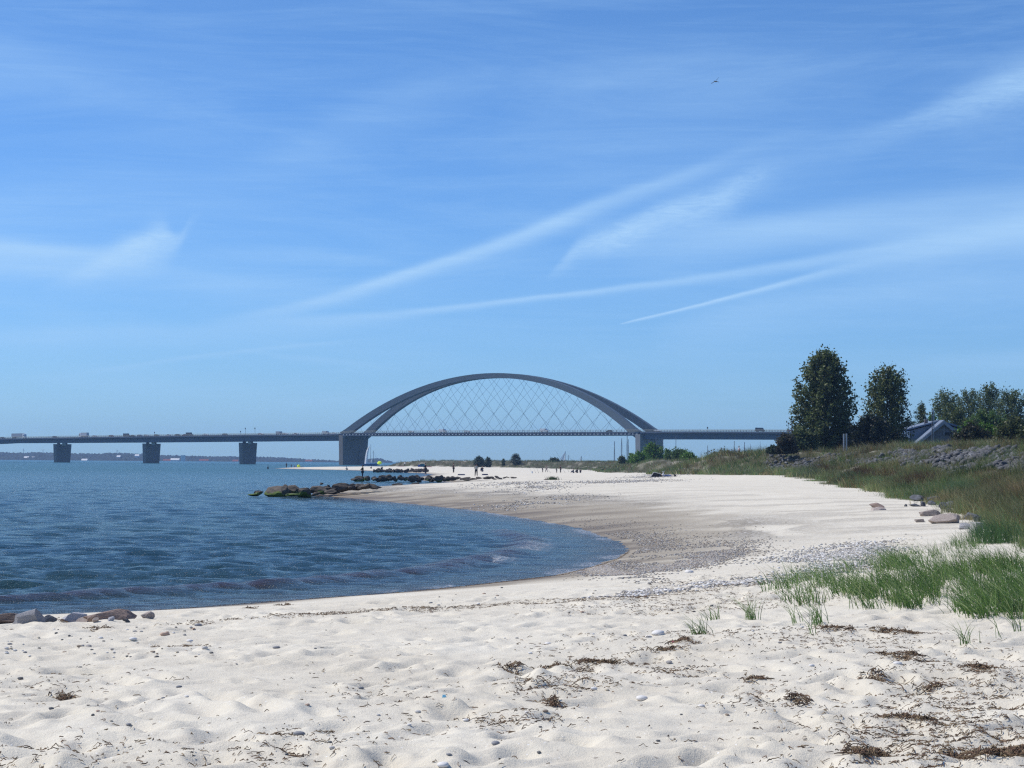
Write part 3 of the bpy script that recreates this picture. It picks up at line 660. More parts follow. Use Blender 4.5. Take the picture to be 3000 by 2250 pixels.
# ------------------------------------------------------------------ far shore
HP = [(-900, 1334), (-500, 1326), (-200, 1325), (0, 1326.4), (68, 1328), (102, 1325.5), (160, 1328), (207, 1329), (288, 1330.5), (312, 1328), (366, 1329), (420, 1330.5), (468, 1335), (542, 1336), (644, 1339), (675, 1337), (702, 1339),
      (749, 1339), (781, 1339.7), (836, 1342.4), (890, 1346), (936, 1347.8), (971, 1350), (1000, 1350.8), (1040, 1350.5), (1076, 1347), (1096, 1344), (1116, 1343.5), (1122, 1347), (1129, 1349), (1150, 1353.5)]
HY = 3500.0
xs = np.linspace(-900, 1150, 700); tops = np.interp(xs, [p[0] for p in HP], [p[1] for p in HP])
V = []; nb = 14
hillm = simple("wooded hillside", (.020, .030, .028), .95, .6, .035, 0, coord='Object')
for x_, t_ in zip(xs, tops):
    ztp_ = HC + (hor(x_) - t_) * (HY + 350) / FPX
    for j in range(nb):
        q = j / (nb - 1); yy = HY + 420 * q
        zz = -1.0 + (ztp_ + 1.0) * sstep(q / .85) ** .8 + (vnoise(np.array(x_ * .25 + j * 9.1), np.array(j * 1.7)) - .5) * 4.2 * (q > .05) + (vnoise(np.array(x_ * 1.1 + j * 3.1), np.array(j * 2.7)) - .5) * 2.0 * (q > .05)
        V.append((float(at(x_, 1354, yy)[0]), yy, float(zz)))
V = np.array(V); ii = np.arange(len(xs) - 1)[:, None] * nb + np.arange(nb - 1)[None, :]
F = np.stack([ii, ii + nb, ii + nb + 1, ii + 1], -1).reshape(-1, 4)
hl = link("far_hills", np_mesh("far_hills", V, F, 4), hillm); tag(hl, kind='structure')
hm = [simple("pale render", (.8, .78, .75), .8, .05), simple("red brick", (.35, .16, .12), .9, .1)]
roofm = simple("red tiled roof", (.25, .09, .07), .9, .1)
for k, (px, py, wd_, hh, roofc, lab) in enumerate(((78, 1342, 14, 4, 0, "pale house among the far woods left of the first pier"), (97, 1343, 10, 4, 0, "smaller pale house left of the first pier"), (118, 1346, 14, 4, 1, "red roofed far house left of the first pier"),
        (248, 1348, 16, 3, 0, "low white far building right of the first pier"), (348, 1339, 10, 4, 0, "white far house high on the wooded slope"), (402, 1336, 12, 4, 0, "white far house left of the second pier"),
        (490, 1350, 22, 4, 1, "red roofed far building right of the second pier"), (513, 1349, 24, 5, 0, "large white far hall right of the second pier"), (598, 1350, 26, 4, 1, "long red roofed far building left of the third pier"),
        (690, 1352, 16, 4, 1, "red roofed far house beside the third pier"), (905, 1352, 20, 4, 1, "row of far red roofs left of the arch pier"))):
    p = at(px, py + 1, HY - 10 + (0 if py > 1347 else 150)); r = empty("far_house", (p[0], p[1], min(p[2], 12) - 2), lab, "house", "houses on the far shore")
    hh *= .7; wd_ *= .62; MB().box((0, 0, hh / 2), (wd_, 8, hh)).build("wall", hm[0], r)
    b = MB(); b.prism([(-wd_ / 2 - .3, -4.4, hh), (-wd_ / 2 - .3, 4.4, hh), (-wd_ / 2 - .3, 0, hh + 3)], (wd_ + .6, 0, 0)); b.build("roof", roofm if roofc else hm[0], r)
r = empty("silo", tuple(at(536, 1352, HY - 30)), "pale square silo tower on the far shore", "silo"); MB().box((0, 0, 5), (7, 7, 11)).build("tower", hm[0], r); MB().box((0, 0, 11), (7.4, 7.4, .6)).build("roof", hm[0], r)
turb = simple("turbine grey", (.35, .36, .38), .6, .05)
for k, (px, hgt, lab) in enumerate(((69, 8.5, "wind turbine on the far hills left of the first pier"), (126, 6.5, "small wind turbine nearest the first pier on the left"), (343, 7, "wind turbine on the hills left of the second pier"))):
    t_ = float(np.interp(px, [p[0] for p in HP], [p[1] for p in HP])); p = at(px, t_ + 2, HY + 380); r = empty("wind_turbine", tuple(p), lab, "wind turbine", "far wind turbines")
    MB().tube([(0, 0, 0), (0, 0, hgt)], [.5, .35], 6).build("tower", turb, r)
    for q in range(3):
        a_ = q * 2.094 + k; MB().tube([(0, -1, hgt), (math.sin(a_) * 3.2, -1, hgt + math.cos(a_) * 3.2)], [.35, .12], 4).build("rotor_blade", turb, r)

# ------------------------------------------------------------------ rocks
def rock_mesh(seed, sub=3, cuts=9, flat=.7, rough=.06, lo=.55, hi=.9):
    r = random.Random(seed); bm = bmesh.new(); bmesh.ops.create_icosphere(bm, subdivisions=sub, radius=1.0)
    sx, sy = r.uniform(.8, 1.25), r.uniform(.7, 1.1)
    pl = []
    for _ in range(cuts):
        n = Vector((r.gauss(0, 1), r.gauss(0, 1), r.gauss(0, .8))).normalized(); pl.append((n, r.uniform(lo, hi)))
    for v in bm.verts:
        co = v.co.copy()
        for n, dd in pl:
            q = co.dot(n) - dd
            if q > 0: co -= n * q
        nx = vnoise(np.array(co.x * 2.3 + seed), np.array(co.y * 2.3 + co.z * 1.7)) - .5
        nx2 = vnoise(np.array(co.x * 6 + seed), np.array(co.y * 6 + co.z * 5)) - .5
        co *= 1 + rough * 2 * float(nx) + rough * float(nx2)
        v.co = Vector((co.x * sx, co.y * sy, co.z * flat))
    me = bpy.data.meshes.new("rock"); bm.to_mesh(me); bm.free(); return me
groyne_m = rockmat("dark groyne stone with algae", (.045, .036, .03), (.135, .11, .085), (.10, .15, .022), .40)
groyne_d = rockmat("dark groyne stone", (.025, .02, .018), (.11, .09, .07), (.05, .06, .02), .15)
rev_m = rockmat("grey revetment stone", (.065, .065, .07), (.22, .22, .228), None, scale=2)
bas_m = rockmat("dark basalt stone", (.05, .055, .065), (.13, .135, .15), None, scale=2)
pink_m = rockmat("pinkish granite", (.33, .26, .22), (.50, .43, .38), None, scale=14)
greyg_m = rockmat("grey granite", (.24, .235, .25), (.42, .41, .42), None, scale=16)
brown_m = rockmat("brown granite", (.16, .11, .09), (.34, .25, .21), None, scale=12)
RM = [rock_mesh(k * 7 + 1, 3, 17, .75, .10, .52, .88) for k in range(8)]
def put_rock(me, loc, size, mat, label, group=None, name="boulder", rot=None, cat="boulder"):
    m2 = me
    o = bpy.data.objects.new(name, m2); C.objects.link(o)
    if not m2.materials: m2.materials.append(mat)
    o.material_slots[0].link = 'OBJECT'; o.material_slots[0].material = mat
    o.location = tuple(loc); o.scale = size if isinstance(size, tuple) else (size,) * 3
    o.rotation_euler = rot or (random.uniform(-.3, .3), random.uniform(-.3, .3), random.uniform(0, 6.28))
    return tag(o, label, cat, group)
# first groyne: explicit boulders (px, py of base, half-width px, height px)
def prock(px, py, wpx, hpx, Z, mat, lab, grp, seed, name="boulder", sink=.25, rot=None, asp=.9):
    p = at(px, py, Z); w_ = wpx * Z / FPX / 2; h_ = hpx * Z / FPX
    cz = p[2] + h_ * (.5 - sink / 2)
    return put_rock(RM[seed % 8], (p[0], p[1], cz), (w_ * 1.12, w_ * asp, h_ * .5 * (1 + sink) / .66), mat, lab, grp, name, rot or (random.uniform(-.22, .22), random.uniform(-.3, .3), random.uniform(-.6, .6)))
ORD = ["first", "second", "third", "fourth", "fifth", "sixth", "seventh", "eighth", "ninth", "tenth", "eleventh", "twelfth", "thirteenth", "fourteenth", "fifteenth", "sixteenth", "seventeenth", "eighteenth", "nineteenth"]
def nth(k):
    if k < 19: return ORD[k]
    t, u = divmod(k + 1, 10); tens = {2: "twent", 3: "thirt", 4: "fort"}[t]; return tens + "ieth" if u == 0 else tens + "y-" + ORD[u - 1]
g1 = "boulders of the nearest groyne"
for k, (x, y, w_, h_, dz, lab) in enumerate([
    (757, 1450, 34, 17, 0, "small dark boulder at the seaward tip of the nearest groyne"), (744, 1452, 44, 6, -3, "low flat slab covered in bright green algae at the groyne tip"),
    (806, 1452, 74, 36, 0, "large rounded dark boulder with green algae at its foot"), (836, 1446, 22, 32, -2, "narrow upright dark boulder beside the large rounded one"),
    (866, 1445, 56, 26, 2, "dark wedge boulder behind the algae covered ones"), (892, 1452, 66, 27, -2, "long pale-sided slab boulder in the middle of the nearest groyne"), (858, 1453, 60, 10, -4, "low black boulder lying at the waterline of the nearest groyne"),
    (940, 1446, 58, 27, 0, "broad brown boulder right of the pale-sided slab"), (942, 1420, 14, 8, 3, "small dark stone perched on top of the nearest groyne"), (926, 1450, 40, 12, -4, "dark stone at the waterline right of the middle slab"),
    (992, 1436, 52, 25, 3, "tall black boulder at the landward part of the nearest groyne"), (972, 1442, 30, 12, -1, "dark flat stone below the tall black boulder"), (974, 1447, 48, 15, -4, "pale brown flat boulder on the shingle"),
    (1024, 1432, 26, 16, 4, "grey angular boulder right of the tall black one"), (1060, 1430, 60, 15, 5, "long dark boulder sloping into the sand"), (1098, 1431, 42, 12, 6, "smooth grey boulder half buried at the groyne root"),
    (1165, 1423.5, 40, 11, 60, "low dark grey wedge boulder in the sand right of the groyne"), (1215, 1421, 36, 8, 68, "flat dark grey boulder lying by the lagoon edge"), (1265, 1420, 24, 6, 78, "small flat dark grey stone beside the lagoon tip")]):
    Zz = 153 + dz
    prock(x, y, w_, h_ * .82, Zz, groyne_m if k < 9 else groyne_d, lab, None, k, asp=.8)
for k in range(48):
    x = random.uniform(800, 1095); y = 1452 - (x - 790) * .07 + random.uniform(-4, 0); prock(x, y, random.uniform(18, 40), random.uniform(7, 17), 156 + random.uniform(-3, 7), groyne_d, "small dark stone wedged among the boulders of the nearest groyne", g1, k + 3)
for k in range(49):
    t = k / 48; x = 1035 + t * 470 + random.uniform(-5, 5)
    hh = random.uniform(7, 16) * (1 - .55 * max(0, t - .45) / .55) * (.7 if k == 0 else 1)
    y = 1409 + (1 - abs(t - .5)) * 1.0 - max(0, t - .5) * 14 + random.uniform(-4, 1)
    if x > 1350: hh *= .6
    prock(x, y, random.uniform(14, 30), hh, 268 + t * 8 + random.uniform(-4, 4), groyne_m if (k % 3 == 1) else groyne_d, "dark angular boulder of the second groyne, %s from its seaward left end" % nth(k), "boulders of the second groyne", k + 1, asp=.8)
for k in range(44):
    t = k / 43; x = 1098 + t * 150 + random.uniform(-3, 3); y = 1384 - 1.5 * t + random.uniform(-3, .5)
    prock(x, y, random.uniform(9, 18), random.uniform(5, 10), 490 + random.uniform(-6, 6), groyne_d, "small dark boulder of the farthest low groyne, %s from its left end" % nth(k), "boulders of the farthest groyne", k)
# boulders at the near left water's edge
lb = [(25, 1822, 110, 42, "brown weathered boulder cut by the left edge of the picture", brown_m, 0), (88, 1826, 104, 74, "dark grey pointed boulder second from the left by the water", greyg_m, 1), (140, 1822, 50, 38, "small dark boulder wedged between two large grey ones", bas_m, 2),
      (212, 1822, 110, 62, "pale bluish grey rounded boulder by the water", greyg_m, 3), (330, 1815, 140, 60, "long reddish granite boulder with shaded right side", brown_m, 4), (262, 1822, 90, 52, "pale pinkish granite boulder in front of the long reddish one", pink_m, 5), (428, 1816, 60, 34, "small triangular pale boulder right of the long reddish one", pink_m, 6)]
NB = [rock_mesh(60 + k, 4, 16, .8, .07, .48, .85) for k in range(7)]
for k, (x, y, w_, h_, lab, m_, sd) in enumerate(lb):
    p = onland(x, y - 2); Z = p[1]; s_ = w_ * Z / FPX / 2; hh = h_ * Z / FPX
    put_rock(NB[sd], (p[0], p[1] + s_ * .3, p[2] + hh * .18), (s_ * 1.2, s_ * .8, hh * .58), m_, lab, None, rot=(0, 0, (.3, 3.1, .9, 4.0, .15, 2.6, 1.2)[k]))
for k, (x, y, w_, h_, lab) in enumerate([(287, 1818, 26, 18, "yellowish cobble in front of the reddish granite boulder"), (330, 1816, 30, 14, "grey green cobble in front of the reddish granite boulder"), (375, 1820, 24, 10, "flat dark cobble by the small triangular boulder")]):
    p = onland(x, y); Z = p[1]; s_ = w_ * Z / FPX / 2; put_rock(NB[k], (p[0], p[1] - .1, p[2] + s_ * .3), (s_, s_, s_ * .7), (pink_m, greyg_m, bas_m)[k], lab, None, "cobble", cat="stone")
# boulders at the foot of the dune on the right
EXC = []
for k, (x, y, w_, h_, lab, m_) in enumerate([(2570, 1487, 54, 18, "brown dome shaped boulder standing alone on the sand", brown_m), (2575, 1495, 58, 14, "pale flat boulder in front of the brown dome one", pink_m),
    (2732, 1512, 62, 34, "pink rounded boulder left of the biggest one", pink_m), (2772, 1534, 96, 40, "biggest pale tan boulder at the dune foot", pink_m), (2695, 1530, 50, 18, "low pale boulder almost buried in the sand", pink_m),
    (2826, 1550, 60, 22, "white grey flat stone beside the concrete block", greyg_m),
    (2654, 1484, 16, 9, "small dark stone leftmost of the dark ones", bas_m), (2682, 1484, 26, 10, "low dark basalt stone, second from the left", bas_m), (2706, 1484, 26, 20, "upright dark basalt stone", bas_m), (2730, 1480, 24, 16, "dark basalt stone right of the upright one", bas_m),
    (2688, 1468, 44, 20, "grey boulder leaning against the dune grass", bas_m), (2768, 1492, 36, 22, "dark basalt boulder above the pink one", bas_m), (2785, 1488, 40, 20, "long dark basalt boulder in the grass", bas_m), (2783, 1500, 28, 14, "small dark basalt stone over the biggest boulder", bas_m),
    (2840, 1522, 40, 24, "dark basalt boulder right of the biggest boulder", bas_m), (2868, 1528, 44, 26, "grey basalt boulder near the tall grass", bas_m), (2742, 1470, 40, 20, "dark boulder half hidden by green grass", bas_m),
    (2950, 1402, 60, 22, "round grey boulder up the slope on the right edge", rev_m), (2985, 1412, 40, 30, "grey boulder cut by the right edge of the picture", rev_m)]):
    p = onland(x, y, 1.3); Z = p[1]; s_ = w_ * Z / FPX / 2; hh = h_ * Z / FPX; EXC.append((p[0], p[1], s_))
    put_rock(NB[(k + 2) % 7], (p[0], p[1] + s_ * .4, p[2] + hh * (.14 if m_ is pink_m else .32)), (s_ * 1.3, s_ * .9, hh * .85) if m_ is bas_m else (s_ * 1.15, s_ * .8, hh * .72), m_, lab, None, rot=(random.uniform(-.2, .2), random.uniform(-.2, .2), random.uniform(-.5, .5) if m_ is pink_m else random.uniform(0, 6.28)))
p = onland(2860, 1562, 1.3)
blk = MB().box((0, 0, .15), (.28, .34, .36)); o = blk.build("concrete_block", simple("old concrete", (.36, .35, .33), .9, .15, 6, .3)); bpy.context.view_layer.objects.active = o
bv = o.modifiers.new("b", 'BEVEL'); bv.width = .02; bv.segments = 2; o.location = tuple(p); o.rotation_euler = (.05, .03, .4); tag(o, "upright grey concrete block beside the tall dune grass", "block")
# revetment stones along the dyke
cand = []
tries = 0
while len(cand) < 300 and tries < 60000:
    tries += 1
    yy = 95 * (320 / 95) ** random.random(); xx = random.uniform(.10, .285) * yy
    cand_e = float(sdist(np.array([xx]), np.array([yy]), DUNE)[0])
    lo_, hi_ = (7.0, 11.4) if yy < 225 else (3.4, 9.5)
    if not (lo_ < cand_e < hi_): continue
    if yy < 225 and fbm(np.array([xx * .12]), np.array([yy * .045]), 2, 33)[0] < .25: continue
    if 225 < yy < 240 or (yy > 225 and xx / yy < .128): continue
    if any((xx - a) ** 2 + (yy - b_) ** 2 * .25 < (.0021 * yy) ** 2 for a, b_ in cand): continue
    cand.append((xx, yy))
for k, (xx, yy) in enumerate(cand):
    s_ = random.uniform(.22, .5) * (1.0 if yy < 180 else 1.3); zz = hz(xx, yy)
    put_rock(RM[k % 8], (xx, yy, zz + s_ * .22), (s_ * 1.25, s_ * .8, s_ * .65), rev_m, "angular grey stone in the rock armour strip along the grassy dyke" if yy < 225 else "angular grey stone in the far rock armour patch below the tall tree",
             "rock armour stones along the dyke" if yy < 225 else "rock armour stones below the tall tree", "armour_stone", (random.uniform(-.6, .6), random.uniform(-.6, .6), random.uniform(0, 6.28)), cat="stone")

# the smaller stones packed between them, past counting
def rock_cloud(name, n, mat):
    base = rock_mesh(321, 1, 8, .7, .05, .5, .85); bv_ = np.array([v.co[:] for v in base.vertices]); bf = np.array([p.vertices[:] for p in base.polygons])
    P = []; c_ = 0
    while c_ < n:
        yy = 90 * (330 / 90) ** rng.random(4000); xx = rng.uniform(.10, .30, 4000) * yy; e_ = sdist(xx, yy, DUNE)
        k = np.where(yy < 228, (e_ > 6.8) & (e_ < 11.6) & (fbm(xx * .12, yy * .045, 2, 33) > .27), (e_ > 3.2) & (e_ < 9.8) & (yy > 238) & (xx / yy > .128)); P.append(np.stack([xx[k], yy[k]], 1)); c_ += int(k.sum())
    P = np.concatenate(P)[:n]; z_ = terrain(P[:, 0], P[:, 1]); S = rng.uniform(.16, .42, n) * np.where(P[:, 1] > 180, 1.35, 1); a = rng.uniform(0, 6.28, n); b_ = rng.uniform(-.7, .7, n)
    X = bv_[None, :, 0] * S[:, None] * 1.3; Y = bv_[None, :, 1] * S[:, None]; Z = bv_[None, :, 2] * S[:, None]
    X, Z = X * np.cos(b_)[:, None] - Z * np.sin(b_)[:, None], X * np.sin(b_)[:, None] + Z * np.cos(b_)[:, None]
    V = np.stack([X * np.cos(a)[:, None] - Y * np.sin(a)[:, None] + P[:, :1], X * np.sin(a)[:, None] + Y * np.cos(a)[:, None] + P[:, 1:], Z + z_[:, None] + S[:, None] * .25], -1).reshape(-1, 3)
    F = (bf[None] + (np.arange(n) * len(bv_))[:, None, None]).reshape(-1, 3); return link(name, np_mesh(name, V, F, 3), mat)
o = rock_cloud("rubble", 2600, rev_m); tag(o, "grey rubble packed between the rock armour stones along the dyke", "rubble", kind='stuff')
# ------------------------------------------------------------------ pebbles
peb_cols = [(.38, .35, .32), (.54, .51, .47), (.23, .23, .24), (.70, .67, .63), (.30, .23, .17), (.46, .32, .24), (.12, .12, .12), (.50, .44, .34)]
pebm = leafmat("pebble stone", 0.0, .8)
PM = []
for k in range(6):
    me = rock_mesh(200 + k, 2, 5, .5, .05, .7, 1.0); PM.append(me)
peb_mats = [simple("pebble", c_, .75, .25, 18, .2) for c_ in peb_cols]
names_c = ["grey", "pale grey", "dark grey blue", "white", "brown", "reddish", "black", "sandy"]
def pebble(px, py, wpx, ci, lab, grp=None, tall=1.0):
    p = onland(px, py); s_ = wpx * p[1] / FPX / 2
    o = put_rock(PM[ci % 6], (p[0], p[1], p[2] + s_ * .25 * tall), (s_, s_ * .85, s_ * tall), peb_mats[ci], lab, grp, "pebble", (0, 0, random.uniform(0, 6.28)), cat="stone")
    for pl in o.data.polygons: pl.use_smooth = True
for px, py, w_, ci, lab in [(876, 2152, 34, 2, "knobbly blue grey stone in the lower left sand"), (972, 2192, 24, 1, "small grey and white stone right of the knobbly one"), (1452, 2180, 32, 2, "blue grey wedge shaped flint in the bottom middle sand"), (1224, 2087, 24, 1, "small grey stone above the wedge shaped flint"),
        (1880, 2050, 44, 3, "white and grey flat flint right of the centre"), (1740, 2020, 26, 3, "pale stone beside a weed stalk"), (1598, 2084, 20, 4, "little brownish stone with a sharp shadow"), (1198, 2125, 18, 3, "small white stone in the lower centre sand"), (1365, 2112, 24, 3, "pale flat stone left of a weed line"),
        (1930, 1860, 50, 3, "large white shell-like stone on the upper right sand"), (1900, 1866, 26, 3, "smaller white stone beside the large white one"), (1960, 1942, 26, 0, "grey stone right of a weed clump"), (1605, 1886, 26, 3, "white stone among dark weed"), (1580, 2204, 22, 6, "black flat stone near the bottom edge"), (1300, 2245, 46, 3, "white stone cluster piece at the bottom edge"),
        (580, 1834, 26, 2, "dark grey oval stone left of the weed line"), (483, 1862, 30, 5, "reddish brown oval stone in the left sand"), (555, 1880, 24, 3, "white oval stone below the reddish one"), (460, 1925, 16, 6, "small dark round stone in the left sand"), (600, 1900, 26, 1, "flat grey green stone in the left sand"),
        (150, 2090, 22, 6, "dark oval pebble near the left edge"), (272, 2096, 18, 6, "black oval pebble right of the dark oval one"), (525, 2014, 20, 2, "flat blue grey pebble in the left middle"), (60, 1990, 24, 6, "dark crescent shaped pebble by the left edge"), (478, 2044, 14, 2, "tiny blue pebble below the flat one"),
        (2378, 1952, 22, 3, "pale cube-like stone in the right sand"), (2630, 1946, 32, 3, "white flat shell beside a brown weed clump"), (2055, 2070, 24, 3, "white stone in the lower right hollow"), (2118, 2236, 18, 4, "small brown stone at the bottom right"), (2130, 2096, 16, 4, "brown pebble in the right hollow"),
        (2018, 1671, 34, 3, "pale cobble at the end of the white shingle line"), (2150, 1690, 22, 0, "dark grey cobble below the shingle line"), (295, 1870, 18, 3, "small white pebble in the pebble patch"), (390, 1874, 28, 3, "white flat stone in the pebble patch"), (260, 1892, 26, 0, "grey flat stone below the pebble patch"), (810, 1898, 22, 2, "flat blue grey pebble mid left"), (1928, 2172, 18, 6, "black flat piece of slate at the lower right of centre")]:
    pebble(px, py, w_, ci, lab, None, .8)
for k in range(170):
    py = 1830 + 410 * random.random() ** 1.25; px = random.uniform(5, 2995)
    if random.random() < .45: px = random.uniform(0, 620); py = random.uniform(1835, 1925)
    elif random.random() < .35: px = random.uniform(1250, 2150); py = random.uniform(1715, 1800)
    ci = random.choice([0, 1, 2, 3, 3, 4, 5, 6, 6, 7])
    pebble(px, py, random.uniform(6, 15) * (1 + (py - 1800) / 900), ci, "small %s pebble scattered on the dry sand" % names_c[ci], "loose %s pebbles on the sand" % names_c[ci], .8)
# shingle beds: countless small stones
def pebble_cloud(name, P, S, cols, mat):
    bm = bmesh.new(); bmesh.ops.create_icosphere(bm, subdivisions=1, radius=1.0); bv_ = np.array([v.co[:] for v in bm.verts]); bf = np.array([[v.index for v in f.verts] for f in bm.faces]); bm.free()
    n = len(P); a = rng.uniform(0, 6.28, n); sx = S * rng.uniform(.8, 1.5, n); sy = S * rng.uniform(.6, 1.0, n); sz = S * rng.uniform(.3, .65, n)
    j = 1 + rng.uniform(-.18, .18, (n, len(bv_), 1)); B = bv_[None] * j
    X = B[..., 0] * sx[:, None]; Y = B[..., 1] * sy[:, None]; Z = B[..., 2] * sz[:, None]
    V = np.stack([X * np.cos(a)[:, None] - Y * np.sin(a)[:, None] + P[:, :1], X * np.sin(a)[:, None] + Y * np.cos(a)[:, None] + P[:, 1:2], Z + P[:, 2:3] + (sz * .4)[:, None]], -1).reshape(-1, 3)
    F = (bf[None] + (np.arange(n) * len(bv_))[:, None, None]).reshape(-1, 3)
    me = np_mesh(name, V, F, 3); cattr(me, 'tint', np.repeat(cols, len(bv_), 0)); return link(name, me, mat, smooth=True)
def bed(name, lab, zones, n, smin, smax, pal):
    P = []
    while sum(len(q) for q in P) < n:
        zx0, zy0, zx1, zy1, th = zones[rng.integers(len(zones))]
        t = rng.normal(.5, .33, 400); px = zx0 + (zx1 - zx0) * t; py = zy0 + (zy1 - zy0) * t + rng.normal(0, th, 400)
        g = np.array([ground(a, b_, 1.0)[:2] for a, b_ in zip(px, py)])
        k = fbm(g[:, 0] * .9, g[:, 1] * .5, 3, 88) > rng.uniform(.3, .62, 400); g = g[k]; dd = sdist(g[:, 0], g[:, 1], LAND); g = g[dd > .3]
        P.append(g)
    P = np.concatenate(P)[:n]; z_ = terrain(P[:, 0], P[:, 1]); S = rng.uniform(smin, smax, n); S *= (1 + .004 * P[:, 1])
    cols = np.array(pal)[rng.integers(0, len(pal), n)] * rng.uniform(.75, 1.15, (n, 1))
    o = pebble_cloud(name, np.stack([P[:, 0], P[:, 1], z_], 1), S, cols, pebm); tag(o, lab, "shingle", kind='stuff')
WP = [peb_cols[1], peb_cols[3], (.86, .83, .78), peb_cols[0], (.30, .28, .25), (.66, .60, .52), peb_cols[7]]
DP = [peb_cols[0], peb_cols[4], peb_cols[2], peb_cols[7], (.30, .25, .2), peb_cols[1]]
bed("white_shingle", "band of white and grey shingle crossing the sand below the dune boulders", [(2330, 1572, 2600, 1560, 9), (2010, 1672, 2480, 1632, 8), (1850, 1690, 2100, 1664, 6), (2400, 1600, 2560, 1590, 14)], 15000, .014, .036, WP)
bed("dark_shingle", "grey brown shingle along the curved waterline", [(1100, 1462, 1420, 1488, 6), (1380, 1486, 1700, 1535, 9), (1650, 1525, 1850, 1600, 12), (1000, 1450, 1250, 1462, 5), (1860, 1575, 2150, 1545, 14), (1500, 1490, 1950, 1520, 14), (1100, 1462, 1420, 1488, 3), (1380, 1486, 1700, 1535, 5), (1650, 1525, 1850, 1600, 7)], 28000, .012, .027, DP)
bed("far_shingle", "grey shingle strip behind the nearest groyne", [(1390, 1415, 1640, 1410, 3), (1500, 1424, 1640, 1422, 3), (1700, 1412, 1950, 1408, 3), (1390, 1445, 1700, 1440, 3), (1850, 1396, 2000, 1393, 2)], 4500, .02, .045, WP + DP)

# ------------------------------------------------------------------ seaweed
weedm = leafmat("dried seaweed", .1, .8)
wcols = [(.09, .055, .035), (.15, .09, .055), (.21, .13, .08), (.05, .035, .025), (.17, .12, .07), (.30, .22, .13)]
def strands(name, P, Lr, Wd, lift=.02, straight=False):
    n = len(P); a = rng.normal(0.2, 1.0, n) if not straight else rng.uniform(0, 6.28, n); Ls = rng.uniform(*Lr, n); cu = rng.normal(0, 2.2, n); m = 5
    t = np.linspace(0, 1, m); ang = a[:, None] + cu[:, None] * t[None]
    dx = np.cumsum(np.cos(ang) * (Ls / m)[:, None], 1); dy = np.cumsum(np.sin(ang) * (Ls / m)[:, None], 1)
    X = P[:, :1] + dx; Y = P[:, 1:2] + dy; Z = terrain(X.ravel(), Y.ravel()).reshape(n, m) + .004 + np.abs(rng.normal(0, lift, (n, m))) * np.sin(t * np.pi)[None] + np.abs(rng.normal(0, lift * .6, (n, 1)))
    wv = (rng.uniform(*Wd, n))[:, None] * np.array([.4, 1, 1, .8, .2])[None] / 2
    nx, ny = -np.sin(ang) * wv, np.cos(ang) * wv; th = .003
    A = np.stack([X + nx, Y + ny, Z], -1); B = np.stack([X - nx, Y - ny, Z + rng.uniform(-.5, 1, (n, 1)) * wv], -1); Cc = np.stack([X, Y, Z + wv * .9 + th], -1)
    V = np.stack([A, Cc, B], 2).reshape(-1, 3)      # n*m*3, ridge cross-section gives real thickness
    base = (np.arange(n) * m * 3)[:, None, None] + (np.arange(m - 1) * 3)[None, :, None]
    q = np.array([[0, 3, 4, 1], [1, 4, 5, 2], [2, 5, 3, 0]])
    F = (base[..., None] + q[None, None]).reshape(-1, 4)
    me = np_mesh(name, V, F, 4); c_ = np.array(wcols)[rng.integers(0, len(wcols), n)] * rng.uniform(.7, 1.2, (n, 1)); cattr(me, 'tint', np.repeat(c_, m * 3, 0)); return me
pts = []
def wz(n, fx, fy): 
    for _ in range(n): pts.append((fx(), fy()))
U = random.uniform; Gs = random.gauss
wz(420, lambda: U(0, 3000), lambda: U(1790, 2250))
wz(520, lambda: U(1500, 2500), lambda: U(1700, 1960))
for cx, cy, sx, sy, n in [(2850, 1950, 170, 45, 750), (2850, 2060, 190, 60, 1000), (2820, 2160, 220, 45, 700), (2500, 1840, 160, 26, 420), (2250, 1790, 160, 30, 480), (2060, 1755, 120, 30, 420), (2230, 2000, 90, 20, 160), (2500, 2230, 120, 30, 200),
                          (100, 2180, 130, 34, 110), (330, 2140, 240, 25, 120), (860, 2110, 120, 25, 120), (1500, 2065, 80, 18, 160), (1630, 1950, 90, 14, 420), (1830, 1880, 70, 18, 160), (2000, 1910, 60, 10, 120), (1800, 1775, 130, 24, 260), (1950, 1780, 80, 18, 240),
                          (1200, 1980, 200, 50, 160), (150, 1925, 130, 30, 120), (760, 2170, 160, 20, 110), (2640, 2110, 160, 60, 260)]:
    wz(n, lambda: Gs(cx, sx), lambda: Gs(cy, sy))
# wrack lines following the shore
for x0, y0, x1, y1, th, n in [(640, 1782, 1300, 1742, 4, 900), (1200, 1748, 1900, 1716, 6, 900), (1800, 1722, 2300, 1668, 6, 600), (2100, 1682, 2560, 1615, 5, 900), (2480, 1580, 2680, 1552, 7, 350), (1900, 1655, 2300, 1640, 14, 500), (2250, 1405, 2360, 1403, 2, 120), (440, 1805, 620, 1795, 5, 200)]:
    for _ in range(n): t = random.random(); pts.append((x0 + (x1 - x0) * t, y0 + (y1 - y0) * t + Gs(0, th)))
fr = []
for a_, b_, n in ((2, 6, 700), (6, 10, 900), (10, 14, 500), (14, 19, 260)):
    for _ in range(n):
        u = random.uniform(a_, b_ - .01); i_ = int(u); f_ = u - i_; q0, q1 = SHORE_PX[i_], SHORE_PX[i_ + 1]; fr.append(G(q0[0] + (q1[0] - q0[0]) * f_, q0[1] + (q1[1] - q0[1]) * f_ + abs(Gs(0, 2.6)) * (1 if i_ < 12 else -1), .04))
pts = np.array(pts); pts = pts[(pts[:, 1] > 1400) & (pts[:, 1] < 2300)]
zg = 1.25 - .9 * np.exp(-np.clip(2300 - pts[:, 1], 0, 999) / 900) * 0
GP = np.array([ground(a, b_, 1.2 if b_ > 1800 else (.9 if b_ > 1730 else 1.0))[:2] for a, b_ in pts])
